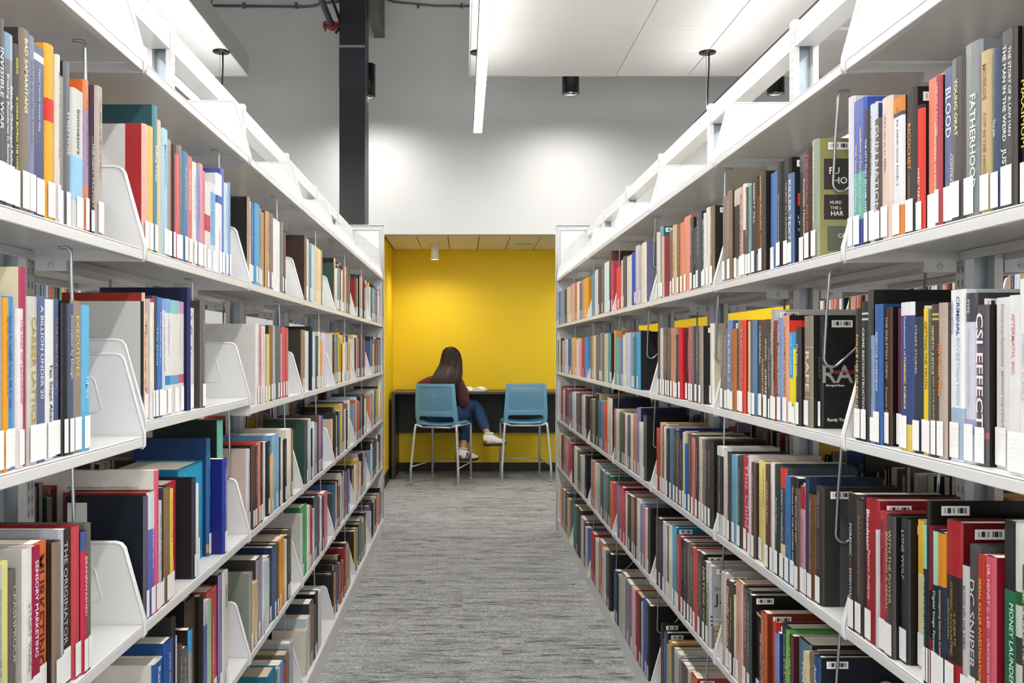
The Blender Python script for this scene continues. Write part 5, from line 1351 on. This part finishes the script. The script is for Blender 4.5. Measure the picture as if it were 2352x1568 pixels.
def skin_obj(name, verts, edges, material, parent, root=0, sub=2):
    me = bpy.data.meshes.new(name)
    me.from_pydata([Vector(v[:3]) - P0 for v in verts], edges, [])
    o = bpy.data.objects.new(name, me); COL.objects.link(o); o.parent = parent
    m = o.modifiers.new('skin', 'SKIN'); m.use_smooth_shade = True; m.branch_smoothing = 0.6
    for i, v in enumerate(verts):
        rr = v[3] if isinstance(v[3], tuple) else (v[3], v[3])
        me.skin_vertices[0].data[i].radius = rr
        me.skin_vertices[0].data[i].use_root = (i == root)
    s = o.modifiers.new('sub', 'SUBSURF'); s.levels = sub; s.render_levels = sub
    me.materials.append(material)
    return o

HIPL, HIPR = (-0.275, 9.90, 0.70), (-0.125, 9.865, 0.70)
KR, AR_ = (0.055, 10.265, 0.665), (-0.015, 10.085, 0.275)      # planted leg
KL, AL_ = (0.130, 10.215, 0.765), (0.262, 10.06, 0.455)         # leg crossed over
SHL, SHR = (-0.325, 9.945, 1.028), (-0.050, 9.895, 1.055)
EL, ER = (-0.460, 10.05, 0.958), (0.005, 9.955, 0.800)
WL, WR = (-0.19, 10.28, 0.962), (0.005, 10.225, 0.958)
bv = [(-0.20, 9.88, 0.70, .115), (-0.195, 9.875, 0.84, .105), (-0.18, 9.905, 0.98, .115), (-0.165, 9.945, 1.08, .075), (-0.150, 9.985, 1.135, .048), (-0.135, 10.02, 1.185, .060),
      (-0.128, 10.04, 1.25, .078), (-0.124, 10.045, 1.315, .070), (-0.10, 10.115, 1.22, .045),
      SHL + (.055,), EL + (.040,), WL + (.026,), SHR + (.055,), ER + (.040,), WR + (.026,),
      HIPL + (.085,), KL + (.055,), AL_ + (.036,), HIPR + (.085,), KR + (.055,), AR_ + (.036,),
      (0.36, 10.045, 0.405, .032), (0.065, 10.16, 0.222, .032)]
be = [(0, 1), (1, 2), (2, 3), (3, 4), (4, 5), (5, 6), (6, 7), (6, 8), (2, 9), (9, 10), (10, 11), (2, 12), (12, 13), (13, 14), (0, 15), (15, 16), (16, 17), (0, 18), (18, 19), (19, 20), (17, 21), (20, 22)]
# hands: palm and five unequal curled fingers each
def hand(wi, dirx, diry, side):
    w = Vector(bv[wi][:3]); d = Vector((dirx, diry, 0)).normalized(); s_ = Vector((-d.y, d.x, 0)) * side
    p = w + d * 0.055 + Vector((0, 0, -0.006))
    bv.append(tuple(p) + ((0.020, 0.034),)); pi = len(bv) - 1; be.append((wi, pi))
    for k, (off, ln) in enumerate(((-0.028, .060), (-0.009, .074), (0.010, .070), (0.028, .054))):
        a = p + d * 0.04 + s_ * off; b = a + d * ln * 0.55 + Vector((0, 0, 0.004)); c = b + d * ln * 0.4 + Vector((0, 0, -0.012))
        i0 = len(bv)
        bv.extend([tuple(a) + (.0095,), tuple(b) + (.0085,), tuple(c) + (.007,)]); be.extend([(pi, i0), (i0, i0 + 1), (i0 + 1, i0 + 2)])
    a = w + d * 0.03 - s_ * 0.035; b = a + d * 0.035 - s_ * 0.014; i0 = len(bv)
    bv.extend([tuple(a) + (.011,), tuple(b) + (.0085,)]); be.extend([(wi, i0), (i0, i0 + 1)])
hand(11, 0.8, 0.35, 1); hand(14, 0.1, 0.95, -1)
body = skin_obj('body', bv, be, M_SKIN, person)
# face (turned to the book) : eyes, nose, mouth, ears
fw = Vector((0.38, 0.86, -0.34)).normalized()
hc = Vector((-0.122, 10.05, 1.255))
rt = fw.cross(Vector((0, 0, 1))).normalized(); upv = rt.cross(fw)
def blob(name, c, r, sc_, m_, par=body):
    b = MB(); n = 12
    vs = []; fs = []
    for i in range(n + 1):
        th = math.pi * i / n
        for j in range(n):
            ph = 2 * math.pi * j / n
            q = rt * (r * sc_[0] * math.sin(th) * math.cos(ph)) + fw * (r * sc_[1] * math.sin(th) * math.sin(ph)) + upv * (r * sc_[2] * math.cos(th))
            vs.append(tuple(c + q - P0))
    for i in range(n):
        for j in range(n): fs.append((i * n + j, i * n + (j + 1) % n, (i + 1) * n + (j + 1) % n, (i + 1) * n + j))
    b.add(vs, fs, 0, True)
    return b.build(name, m_, par)
blob('face', hc + fw * 0.025 - upv * 0.01, 0.082, (0.82, 0.9, 1.2), M_SKIN)
for s in (-1, 1):
    blob('eye', hc + fw * 0.094 + rt * (s * 0.030), 0.011, (1, .6, .7), mat('eye_dark', '2a211c', 0.3))
    blob('ear', hc + rt * (s * 0.078) - fw * 0.01 - upv * 0.01, 0.026, (.35, .7, 1), M_SKIN)
blob('nose', hc + fw * 0.104 - upv * 0.022, 0.014, (.8, 1, 1.4), M_SKIN)
blob('mouth', hc + fw * 0.094 - upv * 0.055, 0.018, (1.2, .4, .4), mat('lips', '9a5a54', 0.5))
# sweater: torso and sleeves
def lerp(a, b, t): return tuple(a[i] + (b[i] - a[i]) * t for i in range(3))
def plus(a, d): return (a[0] + d[0], a[1] + d[1], a[2] + d[2])
sv = [(-0.20, 9.875, 0.685, (.145, .125)), (-0.197, 9.868, 0.78, (.150, .120)), (-0.190, 9.875, 0.90, (.155, .120)), (-0.180, 9.905, 1.00, (.150, .115)), (-0.168, 9.94, 1.075, (.085, .075)), (-0.158, 9.965, 1.108, (.062, .060)),
      SHL + (.072,), lerp(SHL, EL, .5) + (.066,), EL + (.062,), lerp(EL, WL, .5) + (.054,), lerp(EL, WL, .93) + (.042,),
      SHR + (.074,), lerp(SHR, ER, .5) + (.070,), plus(ER, (0, -.005, -.01)) + (.070,), lerp(ER, WR, .5) + (.058,), lerp(ER, WR, .93) + (.044,)]
se = [(0, 1), (1, 2), (2, 3), (3, 4), (4, 5), (3, 6), (6, 7), (7, 8), (8, 9), (9, 10), (3, 11), (11, 12), (12, 13), (13, 14), (14, 15)]
skin_obj('sweater', sv, se, M_SWEAT, person, 2)
# jeans
jv = [(-0.20, 9.885, 0.695, .135), HIPL + (.105,), lerp(HIPL, KL, .5) + (.098,), KL + (.082,), lerp(KL, AL_, .45) + (.066,), lerp(KL, AL_, .82) + (.056,),
      HIPR + (.105,), lerp(HIPR, KR, .5) + (.098,), KR + (.080,), lerp(KR, AR_, .4) + (.068,), lerp(KR, AR_, .66) + (.062,)]
je = [(0, 1), (1, 2), (2, 3), (3, 4), (4, 5), (0, 6), (6, 7), (7, 8), (8, 9), (9, 10)]
jn = skin_obj('jeans', jv, je, M_JEAN, person, 0)
def cuff(a, b, t, r):
    c = Vector(lerp(a, b, t)); ax = (Vector(b) - Vector(a)).normalized()
    q = [Vector(lerp(a, b, t * k)) - P0 for k in (.55, .7, .85, .97, 1.0)]
    MB().tube(q, [r * 1.02, r * 1.02, r * 1.0, r * 1.0, r * .985], 20).build('trouser_hem', M_JEAN, jn)
    MB().tube([c - ax * 0.016 - P0, c - ax * 0.0145 - P0], r + 0.0008, 20).build('hem_stitch', M_SEAM, jn)
cuff(KL, AL_, .80, .052); cuff(KR, AR_, .70, .055)
seam = smooth_path([Vector(KL) + Vector((0.03, -0.075, 0.02)), Vector(lerp(KL, AL_, .4)) + Vector((0.035, -0.060, 0)), Vector(lerp(KL, AL_, .85)) + Vector((0.03, -0.048, 0))], 6)
MB().tube([p - P0 for p in seam], 0.0016, 5).build('side_seam', M_SEAM, jn)
# shoes: built toe along +x, sole at z 0
def shoe(loc, rot, pitch, flip):
    r = empty('shoe', (0, 0, 0)); r.parent = person
    r.location = Vector(loc) - P0; r.rotation_euler = (0, pitch, rot); r.scale = (0.95, 1.0, 1.32)
    # stations along the foot: x, half width, sole z, top z
    st = [(-0.115, .026, .022, .074), (-0.105, .034, .016, .094), (-0.07, .038, .014, .104), (-0.03, .038, .014, .100), (0.01, .040, .014, .084), (0.05, .044, .013, .066), (0.085, .045, .014, .054), (0.115, .036, .018, .044), (0.132, .018, .024, .034)]
    n = 14
    def loft(fn, name, m_, idx=None):
        b = MB(); vs = []; fs = []
        S = st if idx is None else st[idx[0]:idx[1]]
        for (x, hw, z0, z1) in S:
            for j in range(n):
                a = 2 * math.pi * j / n
                vs.append(fn(x, hw, z0, z1, a))
        k = len(S)
        for i in range(k - 1):
            for j in range(n): fs.append((i * n + j, i * n + (j + 1) % n, (i + 1) * n + (j + 1) % n, (i + 1) * n + j))
        fs.append(tuple(range(n))[::-1]); fs.append(tuple(range((k - 1) * n, k * n)))
        b.add(vs, fs, 0, True)
        return b.build(name, m_, r)
    def up(x, hw, z0, z1, a):
        c, s = math.cos(a), math.sin(a)
        return (x, hw * math.copysign(abs(c) ** 0.75, c) * (1 - 0.35 * max(0, s)), (z0 + z1) / 2 + (z1 - z0) / 2 * math.copysign(abs(s) ** 0.8, s))
    loft(up, 'upper', M_SHOE)
    def so_(x, hw, z0, z1, a):
        c, s = math.cos(a), math.sin(a)
        return (x * 1.02, (hw + 0.003) * math.copysign(abs(c) ** 0.5, c), (z0 - 0.002) + 0.0115 * math.copysign(abs(s) ** 0.4, s))
    loft(so_, 'sole', M_SOLE)
    def he(x, hw, z0, z1, a):
        c, s = math.cos(a), math.sin(a)
        return (x - 0.002, (hw + 0.0016) * math.copysign(abs(c) ** 0.75, c) * (1 - 0.3 * max(0, s)), z0 + 0.028 + 0.026 * math.copysign(abs(s) ** 0.8, s))
    loft(he, 'heel_patch', M_SUEDE, (0, 3))
    b = MB(); b.tube([(-0.098, 0.0, .098), (-0.07, 0.026, .103), (-0.03, 0.030, .103), (-0.004, 0.022, .098), (0.002, 0.0, .094), (-0.004, -0.022, .098), (-0.03, -0.030, .103), (-0.07, -0.026, .103)], 0.006, 8, closed=True)
    b.build('collar', M_SHOE, r)
    for k in range(4):
        x = 0.012 + k * 0.016
        MB().tube([(x, -0.022, .086 - k * .0065), (x + .004, 0, .091 - k * .0065), (x, 0.022, .086 - k * .0065)], 0.0025, 6).build('lace', M_SHOE, r)
    # the bold slanted N on the flank
    vs, fs, ln, _ = text_geo('N')
    if flip:
        b = MB(); sc_ = 0.050
        b.add([(-0.022 + u * sc_ * 1.0 + v_ * 0.014, -0.0400 + v_ * 0.010, 0.024 + v_ * sc_) for u, v_ in vs], fs)
        o = b.build('flank_mark', M_MAR, r)
        s2 = o.modifiers.new('th', 'SOLIDIFY'); s2.thickness = 0.007; s2.offset = 0
        b2 = MB(); b2.tube([(-0.018, -0.040, 0.030), (-0.008, -0.034, 0.066)], 0.006, 6); b2.tube([(-0.008, -0.034, 0.066), (0.012, -0.0405, 0.030)], 0.006, 6); b2.tube([(0.012, -0.0405, 0.030), (0.022, -0.034, 0.062)], 0.006, 6)
        b2.build('flank_mark', M_MAR, r)
    else:
        MB().tube([(-0.045, -0.0385, 0.040), (-0.01, -0.0395, 0.034), (0.03, -0.041, 0.034)], 0.003, 6).build('flank_mark', mat('shoe_line_grey', 'a8a49c', 0.7), r)
shoe((0.036, 10.10, 0.190), math.radians(18), 0.0, True)
shoe((0.320, 10.045, 0.350), math.radians(-6), math.radians(-3), False)

# hair: layered locks falling from the crown down the back
M_HAIR = mat('dark_brown_hair', '24140f', 0.5, spec=0.3, vary=0.3, vscale=60)
hb = MB()
def hx(px, Y): return (px - VX) * Y / F
def hz(py, Y): return EYE - (py - VY) * Y / F
# silhouette: y px, left px, right px, depth of the back surface, thickness
SIL = [(796, 1033.5, 1036, 10.05, .015), (796.8, 1029, 1041, 10.045, .05), (799, 1023.5, 1046, 10.035, .09), (806, 1018, 1053, 10.01, .15), (815, 1015, 1057, 9.985, .19), (827, 1012.5, 1059.5, 9.965, .20), (840, 1009, 1060, 9.935, .19), (850, 1002, 1060, 9.89, .18), (860, 997, 1059, 9.83, .18), (870, 992, 1057, 9.78, .17), (882, 990, 1053, 9.745, .14), (895, 993, 1049, 9.735, .10), (907, 998, 1042, 9.735, .05)]
n = 44
vs = []; fs = []
rng = random.Random(5)
ph = [rng.uniform(0, 6.28) for _ in range(12)]
def hair_pt(t, a, grow=0.0):
    k = min(int(t), len(SIL) - 2); f_ = t - k
    A, B = SIL[k], SIL[k + 1]
    q = [A[i] + (B[i] - A[i]) * f_ for i in range(5)]
    Y = q[3]
    cx = (hx(q[1], Y) + hx(q[2], Y)) / 2; hw = (hx(q[2], Y) - hx(q[1], Y)) / 2
    rip = 1 + 0.035 * math.sin(a * 9 + ph[0] + 0.5 * t) + 0.03 * math.sin(a * 17 + ph[1] - 0.4 * t) + 0.022 * math.sin(a * 29 + ph[2] + 0.9 * t)
    rip = 1 + (rip - 1) * min(1, t / 2)
    return Vector((cx + hw * math.cos(a) * rip * (1 + grow), Y + q[4] / 2 + q[4] / 2 * math.sin(a) * rip * (1 + grow), hz(q[0], Y)))
NS = 40
for i in range(NS + 1):
    t = (len(SIL) - 1) * i / NS * 0.9999
    for j in range(n):
        vs.append(tuple(hair_pt(t, 2 * math.pi * j / n) - P0))
for i in range(NS):
    for j in range(n): fs.append((i * n + j, i * n + (j + 1) % n, (i + 1) * n + (j + 1) % n, (i + 1) * n + j))
fs.append(tuple(range(n))); fs.append(tuple(range(NS * n, NS * n + n))[::-1])
hb.add(vs, fs, 0, True)
hair = hb.build('hair', M_HAIR, body)
lk = MB()
for s in range(380):
    a = math.pi + math.pi * rng.uniform(-0.04, 1.04)
    t0 = rng.uniform(0.4, 5); t1 = min(len(SIL) - 1.02, t0 + rng.uniform(4, 9))
    m_ = 14; w1, w2 = rng.uniform(.05, .13), rng.uniform(0, 6.28)
    pts = []; rr = []
    for i in range(m_):
        f_ = i / (m_ - 1)
        t = t0 + (t1 - t0) * f_
        aa = a + w1 * math.sin(f_ * rng.uniform(4.5, 5.5) + w2) * (0.4 + t / 8)
        pts.append(hair_pt(t, aa, 0.012 + 0.02 * f_ * rng.random()) - P0)
        rr.append(0.0030 * math.sin(math.pi * min(1, max(0.03, f_ * 0.94 + 0.03))) ** 0.6 + 0.0006)
    lk.tube(pts, rr, 5)
lk.build('lock', M_HAIR, hair)['kind'] = 'stuff'
